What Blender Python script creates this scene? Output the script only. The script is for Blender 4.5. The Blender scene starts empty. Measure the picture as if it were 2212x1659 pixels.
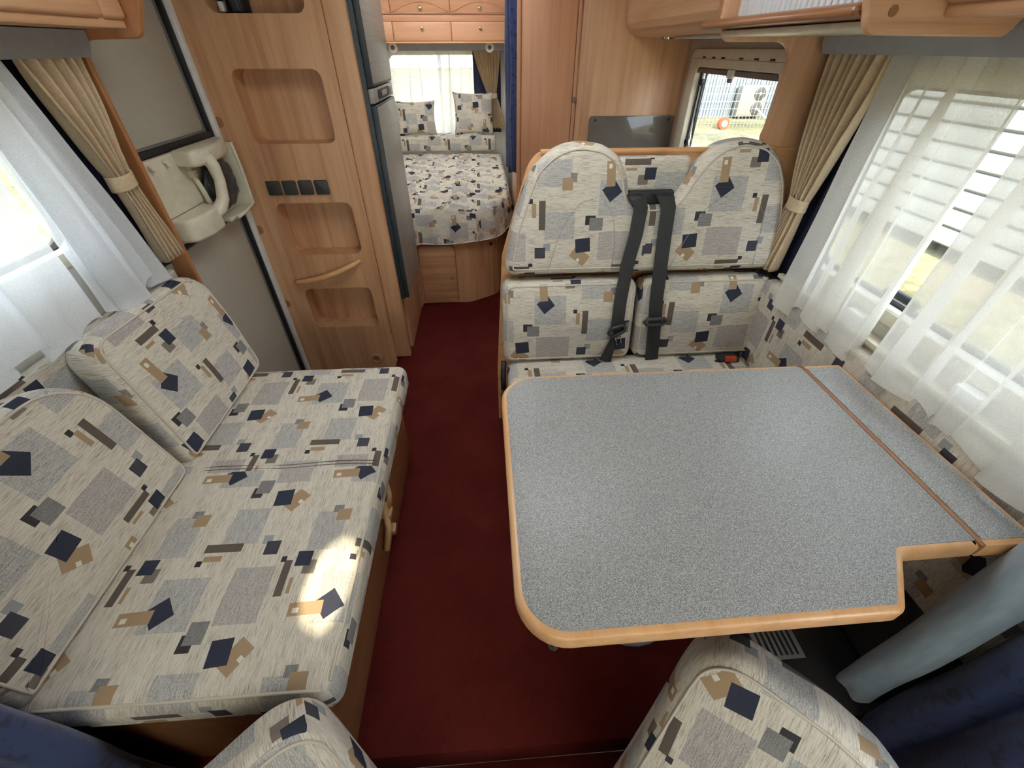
import bpy, bmesh, math, random
from mathutils import Vector, Matrix, noise
random.seed(7)
SC = bpy.context.scene
COL = SC.collection
R = math.radians
PI = math.pi

# ------------------------------------------------------------------ camera
F_PX, PITCH, YAW, ROLL = 901.0, 0.678656, 0.0624653, -0.002473
cam_d = bpy.data.cameras.new('camera')
cam = bpy.data.objects.new('camera', cam_d)
COL.objects.link(cam)
fw = Vector((math.sin(YAW)*math.cos(PITCH), math.cos(YAW)*math.cos(PITCH), -math.sin(PITCH)))
r0 = fw.cross(Vector((0, 0, 1))).normalized()
u0 = r0.cross(fw)
rt = math.cos(ROLL)*r0 + math.sin(ROLL)*u0
up = -math.sin(ROLL)*r0 + math.cos(ROLL)*u0
mw = Matrix((rt, up, -fw)).transposed().to_4x4()
mw.translation = Vector((0, 0, 1.45))
cam.matrix_world = mw
cam_d.sensor_width = 36.0
cam_d.sensor_fit = 'HORIZONTAL'
cam_d.lens = F_PX/2212.0*36.0
cam_d.clip_start = 0.01
cam_d.clip_end = 300
SC.camera = cam

# ------------------------------------------------------------------ world, sun, exposure
EXPOSURE = 2.1
SKY = 1.6
SUN = 3.4
w = bpy.data.worlds.new('sky')
SC.world = w
w.use_nodes = True
bg = w.node_tree.nodes['Background']
bg.inputs[0].default_value = (0.82, 0.91, 1.0, 1)
bg.inputs[1].default_value = SKY
sd = bpy.data.lights.new('sun', 'SUN')
sd.energy = SUN
sd.angle = R(0.6)
sd.color = (1.0, 0.88, 0.62)
so = bpy.data.objects.new('sun', sd)
COL.objects.link(so)
SUN_DIR = Vector((-0.04, -0.85, 0.45)).normalized()
so.rotation_euler = SUN_DIR.to_track_quat('Z', 'Y').to_euler()
SC.view_settings.view_transform = 'Standard'
SC.view_settings.look = 'None'
SC.view_settings.exposure = EXPOSURE
SC.view_settings.gamma = 1.0
SC.view_settings.use_curve_mapping = False
cy = SC.cycles
cy.max_bounces = 12
cy.diffuse_bounces = 5
cy.glossy_bounces = 4
cy.transmission_bounces = 8
cy.transparent_max_bounces = 24
cy.caustics_reflective = False
cy.caustics_refractive = False
cy.sample_clamp_indirect = 6.0
cy.use_adaptive_sampling = True
cy.adaptive_threshold = 0.03


def portal(name, loc, direction, sx, sy):
    l = bpy.data.lights.new(name, 'AREA')
    l.shape = 'RECTANGLE'
    l.size, l.size_y = sx, sy
    l.cycles.is_portal = True
    o = bpy.data.objects.new(name, l)
    COL.objects.link(o)
    o.location = loc
    o.rotation_euler = Vector(direction).to_track_quat('-Z', 'Z').to_euler()
    return o


portal('daylight_left', (-1.17, 0.72, 1.2), (1, 0, 0), 1.05, 0.36)
portal('daylight_right', (1.16, 0.75, 1.14), (-1, 0, 0), 1.15, 0.5)
portal('daylight_kitchen', (1.16, 2.15, 1.2), (-1, 0, 0), 0.76, 0.4)
portal('daylight_rear', (-0.35, 4.88, 1.1), (0, -1, 0), 0.9, 0.62)
portal('daylight_cab', (1.11, -0.5, 1.05), (-1, 0, 0), 0.85, 0.62)
portal('portal_added_bed_hatch', (-0.4, 3.65, 2.03), (0, 0, -1), 0.9, 0.7)  # sky portal over the added bed hatch
portal('portal_added_hatch', (0.0, 1.15, 2.03), (0, 0, -1), 0.8, 0.6)  # sky portal over the added living-area hatch
portal('portal_added_kitchen_hatch', (-0.05, 2.4, 2.03), (0, 0, -1), 0.5, 0.4)  # sky portal over the added kitchen vent

# ------------------------------------------------------------------ materials
def srgb(r, g, b):
    f = lambda c: (c/255/12.92) if c/255 <= 0.04045 else ((c/255+0.055)/1.055)**2.4
    return (f(r), f(g), f(b), 1.0)


def new_mat(name):
    m = bpy.data.materials.new(name)
    m.use_nodes = True
    nt = m.node_tree
    return m, nt, nt.nodes['Principled BSDF']


def lk(nt, a, b):
    nt.links.new(a, b)


def ramp(nt, fac, stops):
    n = nt.nodes.new('ShaderNodeValToRGB')
    cr = n.color_ramp
    while len(cr.elements) < len(stops):
        cr.elements.new(0.5)
    for e, (p, c) in zip(cr.elements, stops):
        e.position = p
        e.color = c
    lk(nt, fac, n.inputs[0])
    return n.outputs[0]


def noise_node(nt, vec, scale, detail=4, rough=0.55, dist=0.0):
    n = nt.nodes.new('ShaderNodeTexNoise')
    n.inputs['Scale'].default_value = scale
    n.inputs['Detail'].default_value = detail
    n.inputs['Roughness'].default_value = rough
    n.inputs['Distortion'].default_value = dist
    lk(nt, vec, n.inputs['Vector'])
    return n.outputs['Fac']


def mapping(nt, vec, scale=(1, 1, 1), loc=(0, 0, 0), rot=(0, 0, 0)):
    n = nt.nodes.new('ShaderNodeMapping')
    n.inputs['Scale'].default_value = scale
    n.inputs['Location'].default_value = loc
    n.inputs['Rotation'].default_value = rot
    lk(nt, vec, n.inputs['Vector'])
    return n.outputs[0]


def objco(nt):
    return nt.nodes.new('ShaderNodeTexCoord').outputs['Object']


def bump(nt, bsdf, h, strength, dist=0.01):
    b = nt.nodes.new('ShaderNodeBump')
    b.inputs['Strength'].default_value = strength
    b.inputs['Distance'].default_value = dist
    lk(nt, h, b.inputs['Height'])
    lk(nt, b.outputs[0], bsdf.inputs['Normal'])


def plain(name, col, rough=0.5, metal=0.0, vary=0.06, nscale=30, bmp=0.0, spec=0.5):
    m, nt, b = new_mat(name)
    c = objco(nt)
    f = noise_node(nt, c, nscale, 3)
    lo = tuple(x*(1-vary) for x in col[:3])+(1,)
    hi = tuple(min(1, x*(1+vary)) for x in col[:3])+(1,)
    lk(nt, ramp(nt, f, [(0.3, lo), (0.7, hi)]), b.inputs['Base Color'])
    b.inputs['Roughness'].default_value = rough
    b.inputs['Metallic'].default_value = metal
    b.inputs['Specular IOR Level'].default_value = spec
    if bmp:
        bump(nt, b, f, bmp, 0.004)
    return m


def wood(name, dark, mid, light, axis='z', rough=0.38, freq=26.0):
    m, nt, b = new_mat(name)
    c = objco(nt)
    s = {'x': (1.3, freq, freq), 'y': (freq, 1.3, freq), 'z': (freq, freq, 1.3)}[axis]
    s2 = {'x': (0.5, 5, 5), 'y': (5, 0.5, 5), 'z': (5, 5, 0.5)}[axis]
    s3 = {'x': (6, 260, 260), 'y': (260, 6, 260), 'z': (260, 260, 6)}[axis]
    f1 = noise_node(nt, mapping(nt, c, s), 1.0, 5, 0.6, 0.6)
    f2 = noise_node(nt, mapping(nt, c, s2), 1.0, 2, 0.5, 0.8)
    f3 = noise_node(nt, mapping(nt, c, s3), 1.0, 2)
    a = nt.nodes.new('ShaderNodeMath'); a.operation = 'MULTIPLY_ADD'
    lk(nt, f2, a.inputs[0]); a.inputs[1].default_value = 0.7
    lk(nt, f1, a.inputs[2])
    a2 = nt.nodes.new('ShaderNodeMath'); a2.operation = 'MULTIPLY_ADD'
    lk(nt, f3, a2.inputs[0]); a2.inputs[1].default_value = 0.25
    lk(nt, a.outputs[0], a2.inputs[2])
    a3 = nt.nodes.new('ShaderNodeMath'); a3.operation = 'MULTIPLY'
    lk(nt, a2.outputs[0], a3.inputs[0]); a3.inputs[1].default_value = 1/1.95
    lk(nt, ramp(nt, a3.outputs[0], [(0.34, dark), (0.5, mid), (0.66, light)]), b.inputs['Base Color'])
    b.inputs['Roughness'].default_value = rough
    bump(nt, b, f3, 0.06, 0.002)
    return m


W_D, W_M, W_L = srgb(176, 128, 92), srgb(206, 159, 119), srgb(222, 179, 140)
M_WOODZ = wood('beech_wood_upright', W_D, W_M, W_L, 'z')
M_WOODY = wood('beech_wood_lengthwise', W_D, W_M, W_L, 'y')
M_WOODX = wood('beech_wood_across', W_D, W_M, W_L, 'x')
M_EDGE = wood('solid_beech_edge', srgb(206, 150, 98), srgb(224, 172, 120), srgb(233, 186, 138), 'y', 0.3)
M_EDGEX = wood('solid_beech_edge_across', srgb(206, 150, 98), srgb(224, 172, 120), srgb(233, 186, 138), 'x', 0.3)
M_RED = wood('cherry_wood_edge', srgb(146, 94, 58), srgb(172, 116, 74), srgb(190, 134, 90), 'z', 0.3)
M_BASE = wood('dark_stained_base_wood', srgb(112, 72, 44), srgb(136, 90, 58), srgb(152, 106, 72), 'y', 0.4)
M_RAIL = wood('cherry_wood_rail', srgb(118, 76, 48), srgb(146, 98, 64), srgb(168, 120, 84), 'y', 0.28)
M_CREAM = plain('cream_plastic', srgb(214, 206, 184), 0.4)
M_WALL = plain('grey_wall_lining', srgb(188, 184, 174), 0.7)
M_BEDWALL = plain('pale_bedroom_lining', srgb(226, 222, 214), 0.7)
M_CEIL = plain('white_ceiling_lining', srgb(232, 230, 224), 0.8)
M_SLAT = plain('pale_grey_slat', srgb(206, 207, 210), 0.5)
M_VAL = plain('grey_valance_vinyl', srgb(158, 160, 162), 0.6)
M_DOORG = plain('door_grey_panel', srgb(178, 174, 160), 0.45, vary=0.03)
M_DOORG2 = plain('door_grey_recess', srgb(138, 137, 129), 0.45, vary=0.03)
M_BLACK = plain('black_rubber', srgb(34, 36, 40), 0.5)
M_WHITE = plain('white_frame', srgb(226, 226, 224), 0.4)
M_TEAL = plain('dark_teal_plastic', srgb(46, 56, 62), 0.4)
M_NAVY = plain('navy_cloth', srgb(38, 44, 70), 0.9, vary=0.15, nscale=60)
M_BELT = plain('black_webbing', srgb(38, 40, 40), 0.55, vary=0.2, nscale=200)
M_DARKP = plain('dark_socket_plastic', srgb(58, 60, 60), 0.4)
M_BRASS = plain('brushed_knob_metal', srgb(176, 158, 124), 0.3, 0.9)
M_CHROME = plain('chrome', srgb(210, 210, 212), 0.12, 1.0)
M_RUST = plain('red_button', srgb(196, 74, 48), 0.4)
M_BEIGE = plain('beige_curtain_cloth', srgb(206, 184, 152), 0.95, vary=0.1, nscale=120)
M_BAG = plain('black_bag', srgb(52, 56, 60), 0.4, vary=0.3, nscale=18, bmp=0.5)
M_TAN = plain('tan_plastic', srgb(190, 152, 108), 0.4)
M_CAP = plain('brown_cap', srgb(150, 108, 66), 0.5)
M_BLIND = plain('grey_brown_blind', srgb(120, 104, 98), 0.6)
M_CABDARK = plain('cab_dark_trim', srgb(58, 58, 62), 0.6)
M_CABGREY = plain('cab_grey_trim', srgb(150, 150, 152), 0.7)

# brushed steel fridge door
M_STEEL, nt, b = new_mat('brushed_grey_steel')
f = noise_node(nt, mapping(nt, objco(nt), (4, 4, 240)), 1.0, 3)
lk(nt, ramp(nt, f, [(0.3, srgb(146, 142, 134)), (0.7, srgb(166, 162, 154))]), b.inputs['Base Color'])
b.inputs['Metallic'].default_value = 0.35
b.inputs['Roughness'].default_value = 0.34

# table laminate
M_LAM, nt, b = new_mat('speckled_grey_laminate')
c = objco(nt)
f = noise_node(nt, c, 560, 2, 0.8)
f2 = noise_node(nt, mapping(nt, c, (1, 1, 1)), 4, 2)
cr = ramp(nt, f, [(0.36, srgb(108, 108, 110)), (0.5, srgb(152, 152, 152)), (0.62, srgb(198, 197, 194))])
lk(nt, cr, b.inputs['Base Color'])
b.inputs['Roughness'].default_value = 0.42
bump(nt, b, f, 0.02, 0.0003)

# carpet
M_CARPET, nt, b = new_mat('red_carpet')
c = objco(nt)
f = noise_node(nt, c, 900, 2)
f2 = noise_node(nt, c, 5, 3)
f3 = noise_node(nt, mapping(nt, c, (300, 40, 1)), 1, 2)
mx = nt.nodes.new('ShaderNodeMath'); mx.operation = 'MULTIPLY_ADD'
lk(nt, f2, mx.inputs[0]); mx.inputs[1].default_value = 0.5; lk(nt, f, mx.inputs[2])
mx2 = nt.nodes.new('ShaderNodeMath'); mx2.operation = 'MULTIPLY_ADD'
lk(nt, f3, mx2.inputs[0]); mx2.inputs[1].default_value = 0.3; lk(nt, mx.outputs[0], mx2.inputs[2])
lk(nt, ramp(nt, mx2.outputs[0], [(0.6, srgb(66, 19, 17)), (1.15, srgb(98, 36, 31))]), b.inputs['Base Color'])
b.inputs['Roughness'].default_value = 1.0
b.inputs['Specular IOR Level'].default_value = 0.1
bump(nt, b, f, 0.5, 0.003)

# dark glass panel
M_DGLASS, nt, b = new_mat('smoked_glass_panel')
f = noise_node(nt, objco(nt), 6, 2)
lk(nt, ramp(nt, f, [(0.3, srgb(104, 97, 88)), (0.7, srgb(114, 107, 98))]), b.inputs['Base Color'])
b.inputs['Roughness'].default_value = 0.08

# window glass
M_GLASS = bpy.data.materials.new('window_glass')
M_GLASS.use_nodes = True
nt = M_GLASS.node_tree
nt.nodes.clear()
o_ = nt.nodes.new('ShaderNodeOutputMaterial')
tr = nt.nodes.new('ShaderNodeBsdfTransparent')
gl = nt.nodes.new('ShaderNodeBsdfGlossy')
gl.inputs['Roughness'].default_value = 0.02
f = noise_node(nt, nt.nodes.new('ShaderNodeTexCoord').outputs['Object'], 3, 1)
lk(nt, ramp(nt, f, [(0.3, (0.93, 0.95, 0.95, 1)), (0.7, (0.95, 0.96, 0.96, 1))]), tr.inputs[0])
ms = nt.nodes.new('ShaderNodeMixShader')
ms.inputs[0].default_value = 0.05
lk(nt, tr.outputs[0], ms.inputs[1]); lk(nt, gl.outputs[0], ms.inputs[2])
lk(nt, ms.outputs[0], o_.inputs[0])


def sheer_mat(name, col, opacity, trans=0.34):
    m = bpy.data.materials.new(name)
    m.use_nodes = True
    nt = m.node_tree
    nt.nodes.clear()
    o = nt.nodes.new('ShaderNodeOutputMaterial')
    t = nt.nodes.new('ShaderNodeBsdfTransparent')
    d = nt.nodes.new('ShaderNodeBsdfDiffuse'); d.inputs[0].default_value = col
    l = nt.nodes.new('ShaderNodeBsdfTranslucent'); l.inputs[0].default_value = col
    m1 = nt.nodes.new('ShaderNodeMixShader'); m1.inputs[0].default_value = trans
    lk(nt, d.outputs[0], m1.inputs[1]); lk(nt, l.outputs[0], m1.inputs[2])
    c = nt.nodes.new('ShaderNodeTexCoord').outputs['Object']
    f = noise_node(nt, mapping(nt, c, (500, 500, 700)), 1.0, 1)
    mr = nt.nodes.new('ShaderNodeMapRange')
    mr.inputs['From Min'].default_value = 0.3; mr.inputs['From Max'].default_value = 0.7
    mr.inputs['To Min'].default_value = opacity-0.1; mr.inputs['To Max'].default_value = opacity+0.1
    lk(nt, f, mr.inputs[0])
    m2 = nt.nodes.new('ShaderNodeMixShader')
    lk(nt, mr.outputs[0], m2.inputs[0]); lk(nt, t.outputs[0], m2.inputs[1]); lk(nt, m1.outputs[0], m2.inputs[2])
    lk(nt, m2.outputs[0], o.inputs[0])
    return m


M_SHEER = sheer_mat('white_voile', (0.86, 0.88, 0.90, 1), 0.80, 0.30)
M_SHEERR = sheer_mat('ivory_voile', (0.88, 0.86, 0.81, 1), 0.72)
M_FROST = sheer_mat('milky_acrylic', (0.95, 0.95, 0.95, 1), 0.9, 0.9)  # milky so the added hatches cast no hard sun patches
M_SCREEN = sheer_mat('added_diffusing_blind', (0.9, 0.9, 0.88, 1), 0.97, 0.6)  # for the invented blind that diffuses sun through the windscreen

# satin lining
M_SATIN, nt, b = new_mat('light_blue_satin')
f = noise_node(nt, mapping(nt, objco(nt), (60, 60, 12)), 1.0, 3)
lk(nt, ramp(nt, f, [(0.3, srgb(150, 172, 192)), (0.7, srgb(172, 192, 208))]), b.inputs['Base Color'])
b.inputs['Roughness'].default_value = 0.45
b.inputs['Sheen Weight'].default_value = 0.4
M_NAVYV, nt, b = new_mat('navy_patterned_velour')
f = noise_node(nt, objco(nt), 38, 2)
lk(nt, ramp(nt, f, [(0.56, srgb(40, 56, 104)), (0.62, srgb(24, 36, 74))]), b.inputs['Base Color'])
b.inputs['Roughness'].default_value = 0.8
b.inputs['Sheen Weight'].default_value = 0.3

# ---- upholstery: woven cream cloth with a repeating print of rectangles and tags
K = 0.38/207.0
TU, TV = 0.38, 200*K
CREAM, BLUG, MAUV, MIDG = 0, 1, 2, 3
NAVY_, TAN_, BRWN, LGRY = srgb(58, 61, 76), srgb(172, 146, 116), srgb(104, 94, 86), srgb(158, 160, 162)
SLATE, WHT, DARK = srgb(74, 74, 82), srgb(228, 222, 208), srgb(66, 62, 64)
PAT = [  # x0, x1, y0, y1, rotation, colour  (drawn bottom to top); strings are woven greys
    (1250, 1311, 607, 649, 0, 'g'), (1156, 1220, 640, 698, 0, 'g'), (1160, 1230, 725, 776, 0, 'm'),
    (1265, 1320, 690, 737, 0, 'g'), (1133, 1152, 697, 713, 0, DARK), (1141, 1166, 701, 723, 0, 'd'),
    (1309, 1321, 628, 642, 0, 'd'), (1295, 1314, 635, 655, 0, TAN_),
    (1165, 1192, 644, 670, 38, NAVY_), (1166, 1182, 610, 650, 3, TAN_), (1169, 1175, 615, 622, 3, WHT),
    (1235, 1243, 668, 676, 0, DARK), (1241, 1249, 675, 699, 0, TAN_), (1254, 1266, 671, 720, 0, BRWN),
    (1109, 1143, 757, 779, -36, TAN_), (1120, 1126, 772, 778, -36, WHT), (1117, 1145, 736, 761, 5, NAVY_),
    (1263, 1276, 744, 757, 0, LGRY), (1247, 1267, 751, 770, 0, SLATE),
    (1217, 1236, 611, 627, 0, srgb(128, 118, 108)), (1228, 1249, 599, 619, 0, NAVY_),
    (1190, 1237, 785, 795, 0, BRWN), (1235, 1243, 779, 786, 0, DARK), (1193, 1213, 799, 804, 0, TAN_),
]


def upholstery(name, tint=(1, 1, 1)):
    m, nt, b = new_mat(name)
    uv = nt.nodes.new('ShaderNodeTexCoord').outputs['UV']
    f = noise_node(nt, mapping(nt, uv, (30, 520, 1)), 1.0, 4, 0.7, 0.3)
    fb = noise_node(nt, mapping(nt, uv, (5, 40, 1)), 1.0, 2)
    fw_ = noise_node(nt, mapping(nt, uv, (260, 420, 1)), 1.0, 2)
    a = nt.nodes.new('ShaderNodeMath'); a.operation = 'MULTIPLY_ADD'
    lk(nt, fb, a.inputs[0]); a.inputs[1].default_value = 0.25; lk(nt, f, a.inputs[2])
    a2 = nt.nodes.new('ShaderNodeMath'); a2.operation = 'MULTIPLY_ADD'
    lk(nt, fw_, a2.inputs[0]); a2.inputs[1].default_value = 0.7; lk(nt, f, a2.inputs[2])
    t = lambda c: (c[0]*tint[0], c[1]*tint[1], c[2]*tint[2], 1)
    cream = ramp(nt, a.outputs[0], [(0.45, t(srgb(152, 142, 130))), (0.56, t(srgb(200, 190, 175))), (0.68, t(srgb(222, 215, 201)))])
    grey = ramp(nt, a2.outputs[0], [(0.58, t(srgb(124, 123, 122))), (0.82, t(srgb(176, 174, 171))), (1.05, t(srgb(206, 202, 194)))])
    mauve = ramp(nt, a2.outputs[0], [(0.58, t(srgb(130, 125, 123))), (0.82, t(srgb(174, 167, 163))), (1.05, t(srgb(204, 196, 188)))])
    dgrey = ramp(nt, a2.outputs[0], [(0.55, t(srgb(98, 98, 98))), (1.0, t(srgb(150, 148, 146)))])
    cur = cream
    for (x0, x1, y0, y1, rot, colr) in PAT:
        cx, cy_ = ((x0+x1)/2-1100)*K, (800-(y0+y1)/2)*K
        hw, hh = (x1-x0)/2*K, (y1-y0)/2*K
        wr = nt.nodes.new('ShaderNodeVectorMath'); wr.operation = 'WRAP'
        lk(nt, uv, wr.inputs[0])
        wr.inputs[1].default_value = (cx+TU/2, cy_+TV/2, 1)
        wr.inputs[2].default_value = (cx-TU/2, cy_-TV/2, -1)
        mp = nt.nodes.new('ShaderNodeMapping'); mp.vector_type = 'TEXTURE'
        mp.inputs['Location'].default_value = (cx, cy_, 0)
        mp.inputs['Rotation'].default_value = (0, 0, R(rot))
        mp.inputs['Scale'].default_value = (hw, hh, 1)
        lk(nt, wr.outputs[0], mp.inputs[0])
        ab = nt.nodes.new('ShaderNodeVectorMath'); ab.operation = 'ABSOLUTE'
        lk(nt, mp.outputs[0], ab.inputs[0])
        sp = nt.nodes.new('ShaderNodeSeparateXYZ'); lk(nt, ab.outputs[0], sp.inputs[0])
        mxn = nt.nodes.new('ShaderNodeMath'); mxn.operation = 'MAXIMUM'
        lk(nt, sp.outputs[0], mxn.inputs[0]); lk(nt, sp.outputs[1], mxn.inputs[1])
        ls = nt.nodes.new('ShaderNodeMath'); ls.operation = 'LESS_THAN'
        lk(nt, mxn.outputs[0], ls.inputs[0]); ls.inputs[1].default_value = 1.0
        mi = nt.nodes.new('ShaderNodeMix'); mi.data_type = 'RGBA'
        lk(nt, ls.outputs[0], mi.inputs[0])
        lk(nt, cur, mi.inputs[6])
        if isinstance(colr, str):
            lk(nt, {'g': grey, 'm': mauve, 'd': dgrey}[colr], mi.inputs[7])
        else:
            mi.inputs[7].default_value = t(colr)
        cur = mi.outputs[2]
    lk(nt, cur, b.inputs['Base Color'])
    b.inputs['Roughness'].default_value = 0.92
    b.inputs['Specular IOR Level'].default_value = 0.15
    bump(nt, b, f, 0.35, 0.003)
    return m


M_UPH = upholstery('patterned_upholstery')

# ------------------------------------------------------------------ mesh helpers
def link_obj(name, me, mat, parent=None, smooth=False):
    o = bpy.data.objects.new(name, me)
    COL.objects.link(o)
    if mat is not None:
        me.materials.append(mat)
    if smooth:
        for p in me.polygons:
            p.use_smooth = True
    if parent is not None:
        o.parent = parent
        o.matrix_parent_inverse = Matrix.Translation(-world_loc(parent))
    return o


def world_loc(o):
    # every object here is only translated, never rotated
    return Vector(o.get('wl', (0, 0, 0)))


def from_bm(name, bm, mat, parent=None, smooth=False):
    bmesh.ops.recalc_face_normals(bm, faces=bm.faces[:])
    me = bpy.data.meshes.new(name)
    bm.to_mesh(me)
    bm.free()
    return link_obj(name, me, mat, parent, smooth)


def tag(o, label=None, cat=None, group=None, kind=None):
    if label: o['label'] = label
    if cat: o['category'] = cat
    if group: o['group'] = group
    if kind: o['kind'] = kind
    return o


def thing(name, label, cat, loc, group=None, kind=None):
    o = bpy.data.objects.new(name, None)
    o.empty_display_size = 0.05
    COL.objects.link(o)
    o.location = loc
    o['wl'] = list(loc)
    return tag(o, label, cat, group, kind)


def autosmooth(o, ang=35):
    me = o.data
    for p in me.polygons:
        p.use_smooth = True
    try:
        me.set_sharp_from_angle(angle=R(ang))
    except Exception:
        pass
    return o


def box(name, lo, hi, mat, parent=None, bev=0.0, seg=2):
    bm = bmesh.new()
    bmesh.ops.create_cube(bm, size=1.0)
    lo, hi = Vector(lo), Vector(hi)
    for v in bm.verts:
        v.co = Vector([lo[i]+(v.co[i]+0.5)*(hi[i]-lo[i]) for i in range(3)])
    if bev:
        bev = min(bev, 0.48*min(hi[i]-lo[i] for i in range(3)))
        bmesh.ops.bevel(bm, geom=bm.edges[:], offset=bev, segments=seg, affect='EDGES', profile=0.5)
    o = from_bm(name, bm, mat, parent)
    return autosmooth(o) if bev else o


def round_poly(pts, rad, seg=6):
    """pts CCW or CW polygon, rad one number or a list; returns arc-rounded outline"""
    n = len(pts)
    if not hasattr(rad, '__len__'):
        rad = [rad]*n
    out = []
    for i in range(n):
        p = Vector(pts[i]).to_2d(); a = Vector(pts[i-1]).to_2d(); c = Vector(pts[(i+1) % n]).to_2d()
        r = rad[i]
        d1, d2 = (a-p), (c-p)
        l1, l2 = d1.length, d2.length
        d1.normalize(); d2.normalize()
        ang = math.acos(max(-1, min(1, d1.dot(d2))))
        if r <= 1e-6 or abs(ang-PI) < 1e-3:
            out.append((p.x, p.y)); continue
        t = min(r/math.tan(ang/2), l1*0.49, l2*0.49)
        r = t*math.tan(ang/2)
        bis = (d1+d2).normalized()
        cen = p+bis*(r/math.sin(ang/2))
        s, e = p+d1*t-cen, p+d2*t-cen
        a0 = math.atan2(s.y, s.x); a1 = math.atan2(e.y, e.x)
        da = (a1-a0+PI) % (2*PI)-PI
        for k in range(seg+1):
            th = a0+da*k/seg
            out.append((cen.x+r*math.cos(th), cen.y+r*math.sin(th)))
    return out


def place(axis, a, b, c):
    return {'x': (c, a, b), 'y': (a, c, b), 'z': (a, b, c)}[axis]


def prism(name, outline, axis, c0, c1, mat, parent=None, holes=(), bev=0.0, seg=2):
    """outline in the plane normal to axis, extruded from c0 to c1, with optional holes"""
    bm = bmesh.new()
    loops = []
    for lp in [outline]+list(holes):
        vs = [bm.verts.new(place(axis, p[0], p[1], c0)) for p in lp]
        es = [bm.edges.new((vs[i], vs[(i+1) % len(vs)])) for i in range(len(vs))]
        loops.append(es)
    if holes:
        bmesh.ops.triangle_fill(bm, use_beauty=True, use_dissolve=False, edges=[e for l in loops for e in l])
    else:
        bm.faces.new([e.verts[0] if e.verts[0] in loops[0][i-1].verts else e.verts[1] for i, e in enumerate(loops[0])])
    ext = bmesh.ops.extrude_face_region(bm, geom=bm.faces[:])
    dv = Vector(place(axis, 0, 0, c1-c0))
    bmesh.ops.translate(bm, verts=[g for g in ext['geom'] if isinstance(g, bmesh.types.BMVert)], vec=dv)
    bmesh.ops.recalc_face_normals(bm, faces=bm.faces[:])
    if bev:
        ax = {'x': 0, 'y': 1, 'z': 2}[axis]
        rim = []
        for e in bm.edges:
            if abs(e.verts[0].co[ax]-e.verts[1].co[ax]) > 1e-6 or len(e.link_faces) != 2:
                continue
            n0, n1 = (f.normal for f in e.link_faces)
            if abs(abs(n0[ax])-abs(n1[ax])) > 0.5:
                rim.append(e)
        bmesh.ops.bevel(bm, geom=rim, offset=bev, segments=seg, affect='EDGES', profile=0.5)
    o = from_bm(name, bm, mat, parent)
    return autosmooth(o, 40)


def rect(a0, a1, b0, b1):
    return [(a0, b0), (a1, b0), (a1, b1), (a0, b1)]


def rrect(a0, a1, b0, b1, r, seg=6):
    return round_poly(rect(a0, a1, b0, b1), r, seg)


def tube(name, pts, rad, mat, parent=None, n=8, closed=False, flat=1.0):
    pts = [Vector(p) for p in pts]
    m = len(pts)
    if not hasattr(rad, '__len__'):
        rad = [rad]*m
    verts, faces = [], []
    ref = None
    for i, p in enumerate(pts):
        if closed:
            t = pts[(i+1) % m]-pts[i-1]
        else:
            t = pts[min(i+1, m-1)]-pts[max(i-1, 0)]
        t.normalize()
        if ref is None:
            ref = Vector((0, 0, 1)) if abs(t.z) < 0.9 else Vector((1, 0, 0))
        a = ref-t*ref.dot(t)
        a.normalize()
        ref = a
        bb = t.cross(a)
        for k in range(n):
            th = 2*PI*k/n
            verts.append(p+rad[i]*(math.cos(th)*a*flat+math.sin(th)*bb))
    for i in range(m if closed else m-1):
        j = (i+1) % m
        for k in range(n):
            faces.append((i*n+k, i*n+(k+1) % n, j*n+(k+1) % n, j*n+k))
    if not closed:
        faces.append(tuple(range(n))[::-1])
        faces.append(tuple((m-1)*n+k for k in range(n)))
    me = bpy.data.meshes.new(name)
    me.from_pydata(verts, [], faces)
    return link_obj(name, me, mat, parent, True)


def lathe(name, prof, loc, mat, parent=None, axis='z', n=16):
    """prof: (radius, height along axis)"""
    verts, faces = [], []
    for r, h in prof:
        for k in range(n):
            th = 2*PI*k/n
            a, b_ = r*math.cos(th), r*math.sin(th)
            v = {'z': (a, b_, h), 'y': (a, h, b_), 'x': (h, a, b_)}[axis]
            verts.append(Vector(v)+Vector(loc))
    for i in range(len(prof)-1):
        for k in range(n):
            faces.append((i*n+k, i*n+(k+1) % n, (i+1)*n+(k+1) % n, (i+1)*n+k))
    faces.append(tuple(range(n)))
    faces.append(tuple((len(prof)-1)*n+k for k in range(n)))
    bm = bmesh.new()
    bv = [bm.verts.new(v) for v in verts]
    for f_ in faces:
        try: bm.faces.new([bv[i] for i in f_])
        except ValueError: pass
    o = from_bm(name, bm, mat, parent)
    return autosmooth(o, 40)


def knob(loc, axis, parent, r=0.011, sgn=-1, mat=None):
    return lathe('knob', [(r*0.5, 0), (r*0.45, sgn*0.008), (r, sgn*0.012), (r*0.95, sgn*0.02), (r*0.4, sgn*0.024)], loc, mat or M_BRASS, parent, axis, 14)


def cloth_uv(o, U, V, N, off):
    """box-projected cloth coordinates in metres; off is (u,v) or a function of a point"""
    me = o.data
    lay = me.uv_layers.new(name='cloth')
    U, V, N = Vector(U), Vector(V), Vector(N)
    base = max(v.co.dot(N) for v in me.vertices)
    for p in me.polygons:
        n = p.normal
        au, av, an = abs(n.dot(U)), abs(n.dot(V)), abs(n.dot(N))
        of = off(p.center) if callable(off) else off
        for li in p.loop_indices:
            co = me.vertices[me.loops[li].vertex_index].co
            u_, v_, d = co.dot(U), co.dot(V), base-co.dot(N)
            if an >= au and an >= av:
                q = (u_, v_)
            elif au >= av:
                q = (u_+d*(1 if n.dot(U) > 0 else -1), v_)
            else:
                q = (u_, v_+d*(1 if n.dot(V) > 0 else -1))
            lay.data[li].uv = (q[0]-of[0], q[1]-of[1])


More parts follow.
